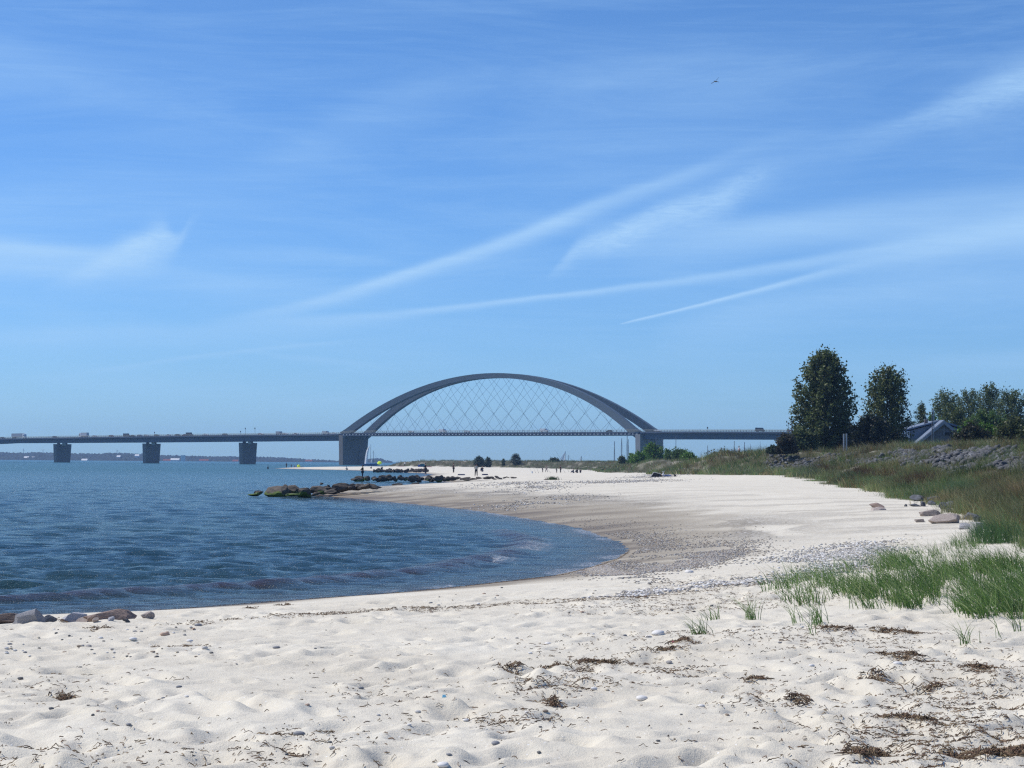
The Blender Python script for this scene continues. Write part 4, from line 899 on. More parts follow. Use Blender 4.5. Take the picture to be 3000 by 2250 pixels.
GP = np.concatenate([GP, np.array(fr)]); dd = sdist(GP[:, 0], GP[:, 1], LAND); GP = GP[dd > .02]
sw_ = link("seaweed", strands("seaweed", GP, (.015, .085), (.0025, .0075), .006), weedm); tag(sw_, "scattered dark strands of dried seaweed lying over the sand", "seaweed", kind='stuff')
CL = [(1700, 1950, 75, 14, "long brown seaweed heap in the middle of the sand"), (1490, 1965, 22, 9, "small ragged weed clump left of the long heap"), (2460, 1845, 34, 14, "dark curly weed clump just below the grass"), (2650, 1852, 30, 14, "black weed clump right of the curly one"), (2650, 1930, 50, 14, "brown weed mat above a white shell"),
      (2580, 1850, 30, 9, "flat black weed streak between two clumps"), (2920, 2205, 110, 22, "largest dark seaweed heap in the bottom right corner"), (2660, 2105, 60, 10, "dark weed streak in the right sand"), (2325, 2055, 26, 9, "compact brown weed clump in the right hollow"), (2560, 1990, 22, 8, "small round weed tuft on the right sand"),
      (2700, 2026, 30, 8, "black weed knot in the right sand"), (1990, 1880, 26, 9, "dark weed knot beside the large white stone"), (725, 1768, 32, 7, "black wet weed clump at the water's edge"), (825, 1762, 16, 7, "small black weed lump at the water's edge"), (283, 1846, 20, 8, "olive weed clump below the left boulders"), (195, 1820, 22, 9, "brown weed clump between the left boulders"),
      (178, 2042, 22, 8, "brown weed tangle in the left sand"), (1615, 2060, 26, 8, "weed tangle above the small round stone"), (2200, 1990, 30, 8, "thin black weed patch in the right hollow"), (2550, 2215, 60, 12, "black curved weed stalk near the bottom edge"), (1940, 1908, 40, 6, "flat black weed streak near the white stones"), (2860, 1960, 50, 10, "brown weed spread on the right sand")]
for x, y, wx, wy, lab in CL:
    n = int(60 + wx * wy * .45); p0 = onland(x, y); sc = p0[1] / FPX
    vy = p0[1] ** 2 / (1.55 * FPX); ns = 16; n = int(n * .42); sub = rng.normal(0, 1, (ns, 2)) * [wx * sc * .62, max(wy * vy * .34, .02)]; sub[:, 1] += sub[:, 0] * .5 * rng.normal(); wgt = rng.random(ns) ** 3 + .03; ix = rng.choice(ns, n, p=wgt / wgt.sum()); sp_ = (.25 + rng.random(ns))[ix, None] * np.array([wx * sc * .30, max(wy * vy * .10, .02)]); Q = p0[:2] + sub[ix] + rng.normal(0, 1, (n, 2)) * sp_
    o = link("seaweed_clump", strands("seaweed_clump", Q, (.03, .13), (.004, .012), .012), weedm); tag(o, lab, "seaweed")

# ------------------------------------------------------------------ grass
grassm = leafmat("beach grass", .35, .5)
def blades(name, P, H, Wb, lean, cols, seg=3, bias=(-.15, 0)):
    """P n x 3 roots"""
    n = len(P); a = rng.uniform(0, 6.28, n); ln = rng.uniform(*lean, n) * H
    dx = np.cos(a) * ln + bias[0] * H; dy = np.sin(a) * ln + bias[1] * H; wa = rng.uniform(-.7, .7, n)
    t = np.linspace(0, 1, seg + 1)
    X = P[:, :1] + dx[:, None] * t[None] ** 1.8; Y = P[:, 1:2] + dy[:, None] * t[None] ** 1.8; Z = P[:, 2:3] + (H[:, None] * (t[None] - .22 * t[None] ** 3 * np.clip(ln / H, 0, 1.5)[:, None]))
    wv = (Wb[:, None] * (1 - t[None] ** 1.5)) / 2; ox = np.cos(wa)[:, None] * wv; oy = np.sin(wa)[:, None] * wv
    A = np.stack([X - ox, Y - oy, Z], -1); B = np.stack([X + ox, Y + oy, Z], -1)
    V = np.stack([A, B], 2).reshape(-1, 3); base = (np.arange(n) * (seg + 1) * 2)[:, None, None] + (np.arange(seg) * 2)[None, :, None]
    F = (base[..., None] + np.array([[0, 1, 3, 2]])[None, None]).reshape(-1, 4)
    me = np_mesh(name, V, F, 4); tt = np.repeat(cols, (seg + 1) * 2, 0); cattr(me, 'tint', tt); return me
def tuft_points(Q, per, rad, hmin, hmax):
    n = len(Q); R = np.repeat(Q, per, 0) + rng.normal(0, rad, (n * per, 2)); z_ = terrain(R[:, 0], R[:, 1]) - .015
    H = np.repeat(rng.uniform(hmin, hmax, n), per) * rng.uniform(.5, 1.15, n * per); return np.concatenate([R, z_[:, None]], 1), H
def inpoly(px, py, poly): return sdist(px, py, poly) > 0
GREEN = np.array([(.08, .17, .035), (.14, .25, .055), (.07, .14, .035), (.19, .30, .09), (.34, .40, .19), (.05, .10, .03)])
# open green lyme-grass patch in the foreground right
dense = [(2560, 1700), (2700, 1690), (2830, 1665), (3060, 1650), (3060, 1805), (2860, 1812), (2720, 1790), (2620, 1775), (2480, 1735)]
sparse = [(2240, 1735), (2330, 1690), (2520, 1650), (2760, 1625), (2780, 1650), (2640, 1690), (2700, 1760), (2660, 1790), (2470, 1790), (2360, 1780)]
ridge = [(2520, 1662), (2620, 1628), (2760, 1612), (2850, 1572), (2900, 1600), (2770, 1650), (2640, 1672), (2540, 1680)]
Q = []
for poly, n in ((dense, 620), (sparse, 200), (ridge, 120)):
    xs_ = [p[0] for p in poly]; ys_ = [p[1] for p in poly]; c_ = 0
    while c_ < n:
        x, y = U(min(xs_), max(xs_)), U(min(ys_), max(ys_))
        if inpoly(np.array([x]), np.array([y]), poly)[0] and fbm(np.array([x / 60.]), np.array([y / 24.]), 3, 50)[0] > U(.40, .56): Q.append(onland(x, y, 1.4)[:2]); c_ += 1
Q = np.array(Q); P, H = tuft_points(Q, 7, .07, .22, .50)
cc = GREEN[rng.integers(0, len(GREEN), len(P))] * rng.uniform(.75, 1.2, (len(P), 1))
o = link("beach_grass", blades("beach_grass", P, H, np.full(len(P), .009), (.3, 1.2), cc, 4, (-.6, -.1)), grassm); tag(o, "open patch of bright green beach grass on the foreground sand at the right", "grass", kind='stuff')
for x, y, n, hh, lab in [(2058, 1858, 26, .26, "leftmost lone green grass tuft on the sand"), (2096, 1818, 18, .24, "small grass tuft behind the leftmost one"), (2200, 1815, 34, .34, "bushy grass tuft growing through brown weed"), (2335, 1828, 10, .38, "thin tall grass sprig of a few blades"),
                         (2400, 1828, 34, .36, "grass tuft at the lower left of the grass patch"), (2830, 1885, 16, .28, "low bent grass tuft below the grass patch"), (2990, 1850, 14, .34, "grass sprig at the right edge"), (2385, 1856, 5, .42, "single upright grass stalk near a weed clump"), (2945, 1870, 3, .5, "single tall bent stalk near the right edge"), (2240, 1712, 16, .2, "small yellow green tuft near the shingle")]:
    p = onland(x, y); P_, H_ = tuft_points(np.array([p[:2]]), n, .05, hh, hh * 1.1); c_ = GREEN[rng.integers(0, len(GREEN), n)]
    o = link("grass_tuft", blades("grass_tuft", P_, H_, np.full(n, .008), (.3, 1.0), c_, 4, (-.5, -.1)), grassm); tag(o, lab, "grass tuft")
# dune vegetation
PAL = {"olive": (.20, .20, .065), "green": (.14, .21, .055), "brown": (.17, .105, .045), "straw": (.50, .44, .24), "blue": (.18, .26, .12), "tan": (.31, .23, .11)}
pk = list(PAL.values())
def dune_pts(n, y0, y1, a0, a1, emin=-.3, emax=22, seed=50, thr=.30):
    R = []; tot = 0
    while tot < n:
        yy = y0 * (y1 / y0) ** rng.random(6000); xx = rng.uniform(a0, a1, 6000) * yy; e_ = sdist(xx, yy, DUNE) + (fbm(xx * .22, yy * .12, 4, 9) - .5) * np.clip(yy * .034, .8, 5.0)
        k = (e_ > emin) & (e_ < emax) & (fbm(xx * .45, yy * .25, 3, seed) > rng.uniform(thr, thr + .25, 6000)); 
        for ex, ey, es in EXC: k &= ~((np.abs(xx - ex) < es + .12) & (yy < ey + .2) & (yy > ey - 3.2))
        R.append(np.stack([xx[k], yy[k]], 1)); tot += int(k.sum())
    return np.concatenate(R)[:n]
def dune_cols(P):
    g = fbm(P[:, 0] * .22, P[:, 1] * .12, 3, 90); g2 = fbm(P[:, 0] * .5, P[:, 1] * .3, 3, 93); e_ = sdist(P[:, 0], P[:, 1], DUNE)
    pr = np.stack([.9 + 0 * g, .6 + 2.5 * (g < .46) + .8 * (e_ < 3), 2.6 * (g > .55), .35 + 1.4 * (g2 > .6), .3 + 2.2 * (e_ < 3.5), .5 + 1.0 * (g > .5)], 1); pr /= pr.sum(1, keepdims=True)
    cs = pr.cumsum(1); i = (rng.random(len(P))[:, None] > cs).sum(1).clip(0, 5); return np.array(pk)[i] * rng.uniform(.6, 1.35, (len(P), 1)) * (.55 + 1.1 * fbm(P[:, 0] * .8, P[:, 1] * .4, 2, 95))[:, None]
Q = dune_pts(21000, 36, 330, .06, .30, thr=.27); P, H = tuft_points(Q, 9, .16, .32, .66)
H = H * np.interp(P[:, 1], [200, 250], [1, 1.5]) * (.45 + 1.3 * sstep((fbm(P[:, 0] * .35, P[:, 1] * .18, 3, 77) - .38) / .26)); sc_ = np.clip(P[:, 1] / 90, .8, 2.6)
o = link("dune_grass", blades("dune_grass", P, H, .011 * sc_, (.15, .75), dune_cols(P), 2, (-.22, 0)), grassm); tag(o, "thick brown and green dune grass covering the slope on the right", "grass", kind='stuff')
Q = dune_pts(5200, 280, 860, -.10, .14, -.2, 60, 51, .22); P, H = tuft_points(Q, 7, .5, .5, 1.0)
o = link("far_dune_grass", blades("far_dune_grass", P, H, np.full(len(P), .10), (.15, .6), dune_cols(P), 1, (-.2, 0)), grassm); tag(o, "low green brown grass on the distant dune ridge below the arch", "grass", kind='stuff')
Q = dune_pts(2600, 150, 420, .08, .32, 12, 90, 52, .2); P, H = tuft_points(Q, 10, .35, .3, .7); c_ = np.array([(.06, .085, .022), (.085, .11, .03), (.05, .065, .022)])[rng.integers(0, 3, len(P))]
o = link("dyke_grass", blades("dyke_grass", P, H, np.full(len(P), .04), (.15, .6), c_, 1), grassm); tag(o, "fresh green grass on top of the dyke around the house", "grass", kind='stuff')
# prominent big tussocks at the right
for k, (x, y, n, hh, rad, pal, lab) in enumerate([(2950, 1592, 620, .95, .50, (.045, .09, .03), "tall dark green grass tussock at the right edge above the sand mound"), (2895, 1575, 240, .55, .3, (.06, .11, .04), "green grass tussock left of the tallest one"), (2830, 1465, 900, 1.15, .6, (.09, .14, .06), "big pale green grass clump above the basalt stones"),
        (2920, 1485, 800, 1.15, .7, (.12, .10, .05), "brownish grass clump right of the pale green one"), (2700, 1425, 900, 1.35, 1.0, (.085, .052, .028), "dark brown dried clump in the middle of the slope"), (2655, 1452, 500, .95, .6, (.05, .08, .025), "dark green clump at the dune foot above the boulders"),
        (2500, 1412, 420, 1.15, .7, (.05, .09, .04), "green grass clump at the dune edge over the sand"), (2400, 1402, 420, 1.3, .7, (.05, .075, .035), "dark grass clump at the left end of the right hand slope"), (2350, 1395, 220, .8, .8, (.09, .06, .035), "brown foot of the dune grass beside the wrack line"), (2990, 1478, 600, 1.15, .5, (.22, .16, .08), "straw yellow clump at the right edge"),
        (2860, 1525, 260, .32, .5, (.20, .17, .08), "low straw coloured grass beside the basalt stones"), (2880, 1430, 800, 1.3, .7, (.15, .15, .07), "light olive grass clump on the upper slope")]):
    p = onland(x, y, 1.4); Rn = np.stack([rng.normal(p[0], rad, n), rng.normal(p[1] + rad, rad, n)], 1); z_ = terrain(Rn[:, 0], Rn[:, 1]) - .02
    P_ = np.concatenate([Rn, z_[:, None]], 1); H_ = hh * rng.uniform(.55, 1.1, n) * np.exp(-((Rn[:, 0] - p[0]) ** 2) / (2.5 * rad) ** 2); c_ = np.array(pal)[None] * rng.uniform(.8, 2.4, (n, 1)) * np.array([[1, 1, 1]]) + rng.uniform(0, .012, (n, 3))
    o = link("grass_tussock", blades("grass_tussock", P_, H_, np.full(n, .010 * max(p[1] / 60, 1)), (.15, .7), c_, 3, (-.25, 0)), grassm); tag(o, lab, "grass tussock")
KD = [((.055, .085, .03), "dark green"), ((.10, .062, .032), "dried brown"), ((.17, .175, .075), "light olive"), ((.26, .21, .10), "straw yellow")]
rt = random.Random(4); nc_ = 0
while nc_ < 44:
    yy = 52 * (300 / 52) ** rt.random(); xx = rt.uniform(.13, .27) * yy; e_ = float(sdist(np.array([xx]), np.array([yy]), DUNE)[0])
    if not (.8 < e_ < 7.0): continue
    pal, kn = KD[rt.choice([0, 0, 1, 2, 2, 3])]; n = 330; rad = rt.uniform(.35, .8) * (1 + yy / 220); Rn = rng.normal(0, rad, (n, 2)) * [1, 1.2] + [xx, yy]; z_ = terrain(Rn[:, 0], Rn[:, 1]) - .02
    hh = rt.uniform(.75, 1.15) * (1 + yy / 500); H_ = hh * rng.uniform(.55, 1.1, n) * np.exp(-((Rn[:, 0] - xx) ** 2 + (Rn[:, 1] - yy) ** 2) / (2.2 * rad) ** 2)
    o = link("grass_tussock", blades("grass_tussock", np.concatenate([Rn, z_[:, None]], 1), H_, np.full(n, .012 * max(yy / 60, 1)), (.15, .7), np.array([pal]) * rng.uniform(.7, 2.0, (n, 1)), 3, (-.25, 0)), grassm)
    tag(o, kn + " grass clump rising from the dune slope on the right", "grass tussock", kn + " clumps on the dune slope"); nc_ += 1
# a lone green tuft with a stone on the far sand
p = at(1621, 1407, 236); p[2] = hz(p[0], p[1]); n = 160; Rn = np.stack([rng.normal(p[0], .32, n), rng.normal(p[1], .4, n)], 1)
o = link("grass_tuft", blades("grass_tuft", np.concatenate([Rn, terrain(Rn[:, 0], Rn[:, 1])[:, None]], 1), rng.uniform(.25, .55, n), np.full(n, .05), (.2, .8), np.array([(.05, .08, .025)]) * rng.uniform(.7, 1.3, (n, 1)), 2), grassm); tag(o, "lone dark green tuft in the middle of the far beach", "grass tuft")
prock(1598, 1408, 16, 5, 236, brown_m, "low brown boulder beside the lone green tuft", None, 3)

# ------------------------------------------------------------------ trees and bushes
barkm = simple("grey brown bark", (.10, .085, .07), .95, .2, 3, .4)
crownm = leafmat("tree leaves", .42, .5)
def leaf_mesh(name, P, S, cols, up=.25):
    n = len(P); nrm = rng.normal(0, 1, (n, 3)); nrm[:, 2] += up; nrm /= np.linalg.norm(nrm, axis=1, keepdims=True)
    t = np.cross(nrm, rng.normal(0, 1, (n, 3))); t /= np.linalg.norm(t, axis=1, keepdims=True) + 1e-9; bt = np.cross(nrm, t)
    S1 = (S * .5)[:, None]; S2 = (S * .34)[:, None]
    V = np.stack([P - t * S1, P - bt * S2 + nrm * S2 * .2, P + t * S1, P + bt * S2 + nrm * S2 * .2], 1).reshape(-1, 3)
    F = np.arange(n * 4).reshape(-1, 4); me = np_mesh(name, V, F, 4); cattr(me, 'tint', np.repeat(cols, 4, 0)); return me
def tree(px, Y, ytop, wpx, lab, cols, nleaf=9000, base=None, prof=None, leaf=.30, ysink=.0, grp=None, name="tree", trunkr=.22, nb=60, crown0=.08):
    g = at(px, 1354, Y); bz = hz(g[0], g[1]) if base is None else base; zt_ = at(px, ytop, Y)[2]; Hh = zt_ - bz; Wr = wpx * Y / FPX / 2
    r = empty(name, (g[0], Y, bz), lab, "tree" if name != "bush" else "bush", grp)
    prof = prof or [(0, .55), (.12, .8), (.3, 1.0), (.5, .92), (.7, .62), (.85, .40), (.95, .22), (1, .06)]
    ph = [p[0] for p in prof]; pr = [p[1] for p in prof]
    b = MB(); tw = []
    b.tube([(0, 0, -.3), (.05 * Hh * .1, 0, Hh * .3), (-.03 * Hh * .2, .1, Hh * .6), (.02, 0, Hh * .93)], [trunkr, trunkr * .75, trunkr * .4, .03], 7)
    seeds = []
    for k in range(nb):
        q = crown0 + (1 - crown0) * ((k + random.random()) / nb) ** .9; a_ = k * 2.4 + random.uniform(-.4, .4); rad = Wr * float(np.interp(q, ph, pr)) * random.uniform(.74, 1.12) * (1 + .10 * math.sin(a_ * 1.0 + px))
        z0 = Hh * max(crown0 * .6, q - .20 - .15 * (1 - q)) ; z1 = Hh * q + random.uniform(-.02, .03) * Hh
        p0 = np.array([0, 0, z0]); p1 = np.array([math.cos(a_) * rad, math.sin(a_) * rad, z1]); pm_ = p0 * .5 + p1 * .5 + np.array([0, 0, -.04 * Hh * .3]); 
        b.tube([tuple(p0), tuple(pm_), tuple(p1)], [max(trunkr * .28 * (1 - q), .03), .03, .012], 4, False)
        seeds.append((p0, pm_, p1, rad))
    b.build("trunk", barkm, r)
    P = []; per = max(nleaf // nb, 4)
    for p0, pm_, p1, rad in seeds:
        ncl = 6
        for c_i in range(ncl):
            t = 1 - (c_i / ncl) ** 1.25 * .85 ; c0 = p0 * (1 - t) + p1 * t + np.array([0, 0, (random.random() - .3) * .3])
            m = per // ncl; sg = (.085 + .07 * random.random()) * min(Wr, 3.2) * (.8 if c_i else 1.0)
            pts_ = c0 + rng.normal(0, 1, (m, 3)) * np.array([sg, sg, sg * 1.25]); P.append(pts_)
    P = np.concatenate(P); P = P[P[:, 2] > .05]; n = len(P); S = leaf * rng.uniform(.6, 1.35, n)
    cn = fbm(P[:, 0] * 1.1 + px, P[:, 2] * 1.1 + P[:, 1], 2, 7); cb = np.array(cols)[rng.integers(0, len(cols), n)] * (.65 + .7 * cn)[:, None]
    link("crown", leaf_mesh("crown", P, S, cb), crownm, r)
    return r
DK = [(.045, .065, .018), (.068, .095, .026), (.10, .13, .04), (.17, .19, .08)]
tree(2418, 300, 1033, 186, "tallest dark tree, left of the house on the dyke", DK, 23000, 4.2, leaf=.42, trunkr=.34, nb=130, prof=[(0, .8), (.19, .95), (.37, .9), (.5, 1), (.62, .92), (.75, .72), (.87, .5), (.96, .28), (1, .10)])
tree(2600, 315, 1080, 136, "second tall tree, with sky showing through, behind the house", DK, 12500, 4.2, leaf=.40, trunkr=.26, nb=95, prof=[(0, .9), (.25, 1), (.4, .95), (.57, .95), (.74, .87), (.9, .68), (.97, .4), (1, .15)])
tree(2700, 395, 1182, 62, "small round tree between the second tall tree and the chimney pipes", DK, 5000, 5, None, .26, nb=40)
SL = [(.07, .105, .035), (.10, .14, .05), (.15, .18, .075)]
for px, Y, yt, wpx, nl, lab in [(2772, 440, 1150, 96, 8600, "open crowned grey green tree behind the house roof"), (2838, 450, 1143, 92, 8600, "rounded grey green tree above the bright bushes"), (2901, 430, 1126, 74, 7800, "slim pointed grey green tree, tallest of the back row"), (2965, 420, 1144, 100, 9600, "broad grey green tree at the right edge of the picture")]:
    tree(px, Y, yt, wpx, lab, SL, nl, 4.3, [(0, .6), (.3, .85), (.5, 1.0), (.75, 1.0), (.9, .75), (1, .3)], .36, nb=60, crown0=.25)
BP = [(0, .8), (.25, 1.0), (.55, .95), (.8, .7), (1, .2)]
BR = [(.10, .20, .02), (.13, .25, .03), (.08, .16, .02)]
for px, Y, yt, wpx, nl, cs, lab in [(2890, 330, 1212, 170, 11000, [(.08, .14, .035), (.10, .17, .045), (.13, .19, .06)], "mid green bush behind the bright one"), (2800, 392, 1190, 110, 6000, [(.12, .15, .04), (.16, .18, .06), (.09, .12, .03)], "tall yellowish bush right above the house gable"), (2842, 270, 1236, 85, 5000, BR, "bright green bush beside the house gable"),
        (2900, 268, 1250, 70, 4500, BR, "small bright green bush in front of the mid green one"), (2850, 258, 1252, 110, 6000, [(.045, .045, .02), (.06, .055, .028), (.035, .042, .018)], "dark brown green bush below the bright one"), (2975, 262, 1232, 140, 9000, [(.08, .09, .03), (.10, .12, .04), (.06, .08, .025)], "dull dark bush at the right edge"),
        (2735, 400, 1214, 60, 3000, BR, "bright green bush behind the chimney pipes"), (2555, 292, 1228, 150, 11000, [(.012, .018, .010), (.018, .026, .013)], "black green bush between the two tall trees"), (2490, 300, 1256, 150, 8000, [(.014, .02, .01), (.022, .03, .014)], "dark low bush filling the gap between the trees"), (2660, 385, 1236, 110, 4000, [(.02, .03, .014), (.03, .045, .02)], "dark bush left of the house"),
        (2302, 272, 1276, 66, 4500, [(.05, .045, .032), (.065, .055, .038), (.04, .045, .025)], "grey brown bush at the end of the bridge approach"), (2345, 282, 1262, 80, 5500, DK, "dark green bush under the left side of the tallest tree"), (2265, 278, 1312, 40, 1500, [(.05, .07, .04)], "small thin bush left of the grey brown one"),
        (1912, 520, 1306, 75, 6500, BR + [(.04, .08, .02)], "large bright green bush in front of the right arch pier"), (1876, 505, 1330, 60, 3500, BR, "lower bright green bush left of the large one"), (1955, 510, 1318, 24, 1200, BR, "thin green bush just right of the large one"), (1850, 540, 1330, 26, 1500, BR, "small green bush left of the right arch pier"),
        (1822, 560, 1337, 24, 1400, DK, "dark little bush at the base of the masts"), (1990, 460, 1322, 74, 3600, [(.09, .15, .035), (.07, .12, .03)], "low green bushes behind the middle dune"), (2018, 440, 1330, 50, 2200, BR, "low green bush on the middle dune top"),
        (1404, 700, 1339, 34, 2200, [(.045, .07, .03), (.035, .055, .025)], "dark green bush on the far ridge, left one of a pair"), (1430, 700, 1341, 24, 1500, [(.045, .07, .03), (.035, .055, .025)], "dark green bush on the far ridge, right one of a pair"), (1475, 705, 1345, 12, 500, DK, "tiny bush between the ridge bushes"), (1511, 700, 1331.5, 33, 1700, [(.07, .085, .055), (.055, .07, .045)], "grey green dome shaped bush alone on the far ridge"),
        (1625, 690, 1344, 34, 1200, [(.06, .075, .035)], "flat bush on the ridge in front of the white sail"), (2120, 360, 1330, 90, 1600, [(.07, .065, .03), (.09, .08, .04)], "brown shrub on the crest of the middle dune")]:
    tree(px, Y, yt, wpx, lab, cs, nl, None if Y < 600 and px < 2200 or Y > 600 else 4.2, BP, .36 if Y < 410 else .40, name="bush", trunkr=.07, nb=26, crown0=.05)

# ------------------------------------------------------------------ house
HYd = 350.0
def hp(px, py, dy=0): q = at(px, py, HYd + dy); return (float(q[0]), float(q[1]), float(q[2]))
hroot = empty("house", (0, HYd, 0), "blue grey wooden beach house with a steep front gable behind the dyke", "house")
clad = simple("blue grey cladding", (.20, .235, .29), .8, .12, 1.5); roofc = simple("blue grey roof sheet", (.15, .19, .26), .95, .1, .8); trim = simple("pale board trim", (.27, .30, .335), .7, .08, 2); ggrey = simple("grey gable boards", (.16, .17, .18), .8, .12, 2)
def loc(p): return (p[0], p[1] - HYd, p[2])
ap = hp(2756, 1233); le = hp(2637, 1265); reave = hp(2876, 1265)
gx = ap[0]; zb_h = 3.8
# broad low-pitched body
b = MB(); b.prism([(le[0] + .9, 1.5, zb_h), (reave[0] - .9, 1.5, zb_h), (reave[0] - .9, 1.5, le[2] - .1), (gx, 1.5, ap[2] - .35), (le[0] + .9, 1.5, le[2] - .1)], (0, 9, 0)); b.build("wall", clad, hroot)
b = MB(); b.prism([(le[0], .9, le[2] - .12), (gx, .9, ap[2] - .12), (gx, .9, ap[2] + .14), (le[0], .9, le[2] + .14)], (0, 10.2, 0)); b.prism([(reave[0], .9, le[2] - .12), (gx, .9, ap[2] - .12), (gx, .9, ap[2] + .14), (reave[0], .9, le[2] + .14)], (0, 10.2, 0)); b.build("roof", roofc, hroot)
# steep front gable
sl_ = (1297 - 1233) / (2756 - 2679); wl = hp(2679, 1297); hw_ = gx - wl[0]; wr_ = gx + hw_
b = MB(); b.prism([(wl[0] + .4, -2.2, zb_h), (wr_ - .4, -2.2, zb_h), (wr_ - .4, -2.2, wl[2] + .25), (gx, -2.2, ap[2] - .25), (wl[0] + .4, -2.2, wl[2] + .25)], (0, 4, 0)); b.build("gable_wall", ggrey, hroot)
for sgn in (-1, 1):
    ex = gx + sgn * (hw_ + .3); ez = wl[2] - .25
    b = MB(); b.prism([(gx, -2.8, ap[2]), (ex, -2.8, ez), (ex, -2.8, ez - .55), (gx, -2.8, ap[2] - .62)], (0, .14, 0)); b.build("barge_board", trim, hroot)
    b = MB(); b.prism([(gx, -2.65, ap[2] + .12), (ex, -2.65, ez + .12), (ex, -2.65, ez - .02), (gx, -2.65, ap[2] - .02)], (0, 4.5, 0)); b.build("gable_roof", roofc, hroot)
MB().box((gx + .05, -2.32, ap[2] - 1.5), (.14, .16, 2.3)).build("gable_post", trim, hroot); MB().box((gx, -2.30, ap[2] - 1.65), (2.6, .12, .12)).build("gable_beam", trim, hroot)
wn = hp(2770, 1272); fr = MB().box((wn[0], -2.27, wn[2]), (1.5, .1, .8)).build("window_frame", trim, hroot); MB().box((wn[0], -2.34, wn[2]), (1.3, .06, .62)).build("glass", glass_m, fr)
for px in (2684, 2713): q = hp(px, 1262); MB().box((q[0], 1.44, q[2] - .2), (.07, .06, 3.4)).build("downpipe", trim, hroot)
for px in (2647, 2654, 2661, 2665.5):
    a_ = hp(px, 1273); MB().box((a_[0], .9, a_[2] - 1.0), (.2, .2, 3.2)).build("porch_post", white_m, hroot)
a_ = hp(2630, 1285); o = MB().box((0, 0, 0), (2.0, .25, 2.4)).build("privacy_wall", simple("grey panel", (.22, .23, .25), .8, .1, 1)); o.location = (a_[0], HYd, a_[2] - .3); tag(o, "plain grey screen wall left of the house porch", "wall")
for px, w_ in ((2721, .25), (2725.5, .3)): q = hp(px, 1234); MB().tube([(q[0], 3, q[2] - 1.5), (q[0], 3, q[2] + .4)], w_ * .7, 8).build("chimney", simple("brown flue", (.16, .12, .11), .7, .1), hroot)
r = empty("flue_mast", hp(2733, 1300, -6), "tall pair of thin pale steel pipes in front of the house", "mast")
sm = simple("weathered steel pipe", (.38, .40, .42), .5, .1)
MB().tube([(-.12, 0, -1), (-.12, 0, 6.2)], .09, 8).build("pipe", simple("dark pipe", (.10, .11, .13), .6, .1), r); MB().tube([(.2, 0, 2.1), (.14, 0, 5.9)], .10, 8).build("pipe", sm, r)
for zz in (2.5, 4.0, 5.2): MB().box((.03, 0, zz), (.45, .1, .1)).build("bracket", pm, r)
MB().tube([(.12, 0, -1), (.12, 0, 2.1)], .05, 6).build("stay", sm, r)
for px, yt, lab in ((2472, 1271, "left one of two pale posts standing before the dark bushes"), (2480, 1270, "right one of two pale posts standing before the dark bushes")):
    p = atz(px, 262); zt_ = at(px, yt, 262)[2]; o = MB().box((0, 0, (zt_ - p[2]) / 2 - .2), (.16, .16, zt_ - p[2] + .4)).build("post", sm); o.location = tuple(p); tag(o, lab, "post")
for px, yt, lab in ((2339, 1293, "thin white stake below the tallest tree"), (2370, 1293, "short pale stake right of the thin white one")):
    p = atz(px, 290); zt_ = at(px, yt, 290)[2]; o = MB().tube([(0, 0, -.2), (0, 0, max(zt_ - p[2], .8))], .05, 6).build("stake", white_m); o.location = tuple(p); tag(o, lab, "stake")
# weathered plank fence beside the walker
p = at(2186, 1336, 335); r = empty("plank_fence", tuple(p), "short weathered plank fence on the dune crest", "fence"); wood = simple("weathered wood", (.22, .18, .15), .9, .2, 3)
for k in range(11): MB().box((-.85 + k * .17, 0, .35), (.13, .04, .85 + .05 * math.sin(k * 2.1))).build("plank", wood, r)
MB().box((.95, 0, .45), (.22, .2, 1.25)).build("post", simple("dark wood", (.06, .05, .045), .9, .2), r); MB().box((0, .06, .55), (1.9, .05, .1)).build("rail", wood, r)

# ------------------------------------------------------------------ boats
hullw = simple("white hull", (.75, .76, .78), .4, .03); hullb = simple("blue hull", (.05, .15, .32), .4, .05); mastm = simple("grey mast", (.13, .14, .16), .5, .05); sailm = leafmat("white sailcloth", .6, .8); _a = [x for x in sailm.node_tree.nodes if x.type == "ATTRIBUTE"][0]; _rgb = sailm.node_tree.nodes.new("ShaderNodeRGB"); _rgb.outputs[0].default_value = (.92, .92, .92, 1)
for _l in list(_a.outputs["Color"].links): sailm.node_tree.links.new(_rgb.outputs[0], _l.to_socket)
def hull(L_, m_, r):
    b = MB(); n = 9
    for k in range(n):
        t = k / (n - 1); x = (t - .5) * L_; bw = L_ * .16 * math.sin(math.pi * min(t * .62 + .22, 1)) ** .8 * (1 if t < .98 else .05)
        for yy, zz in ((-bw, 1.0 + .25 * t), (-bw * .8, .1), (0, -.35), (bw * .8, .1), (bw, 1.0 + .25 * t)): b.v.append((x, yy, zz))
    for k in range(n - 1):
        for j in range(4): b.f.append([k * 5 + j, k * 5 + j + 1, (k + 1) * 5 + j + 1, (k + 1) * 5 + j])
        b.f.append([k * 5 + 4, k * 5, (k + 1) * 5, (k + 1) * 5 + 4])
    b.f.append([0, 1, 2, 3, 4]); b.f.append([(n - 1) * 5 + j for j in range(5)]); b.build("hull", m_, r)
    MB().box((-.05 * L_, 0, 1.25), (L_ * .3, L_ * .16, .5), 0, .85).build("cabin", white_m, r)
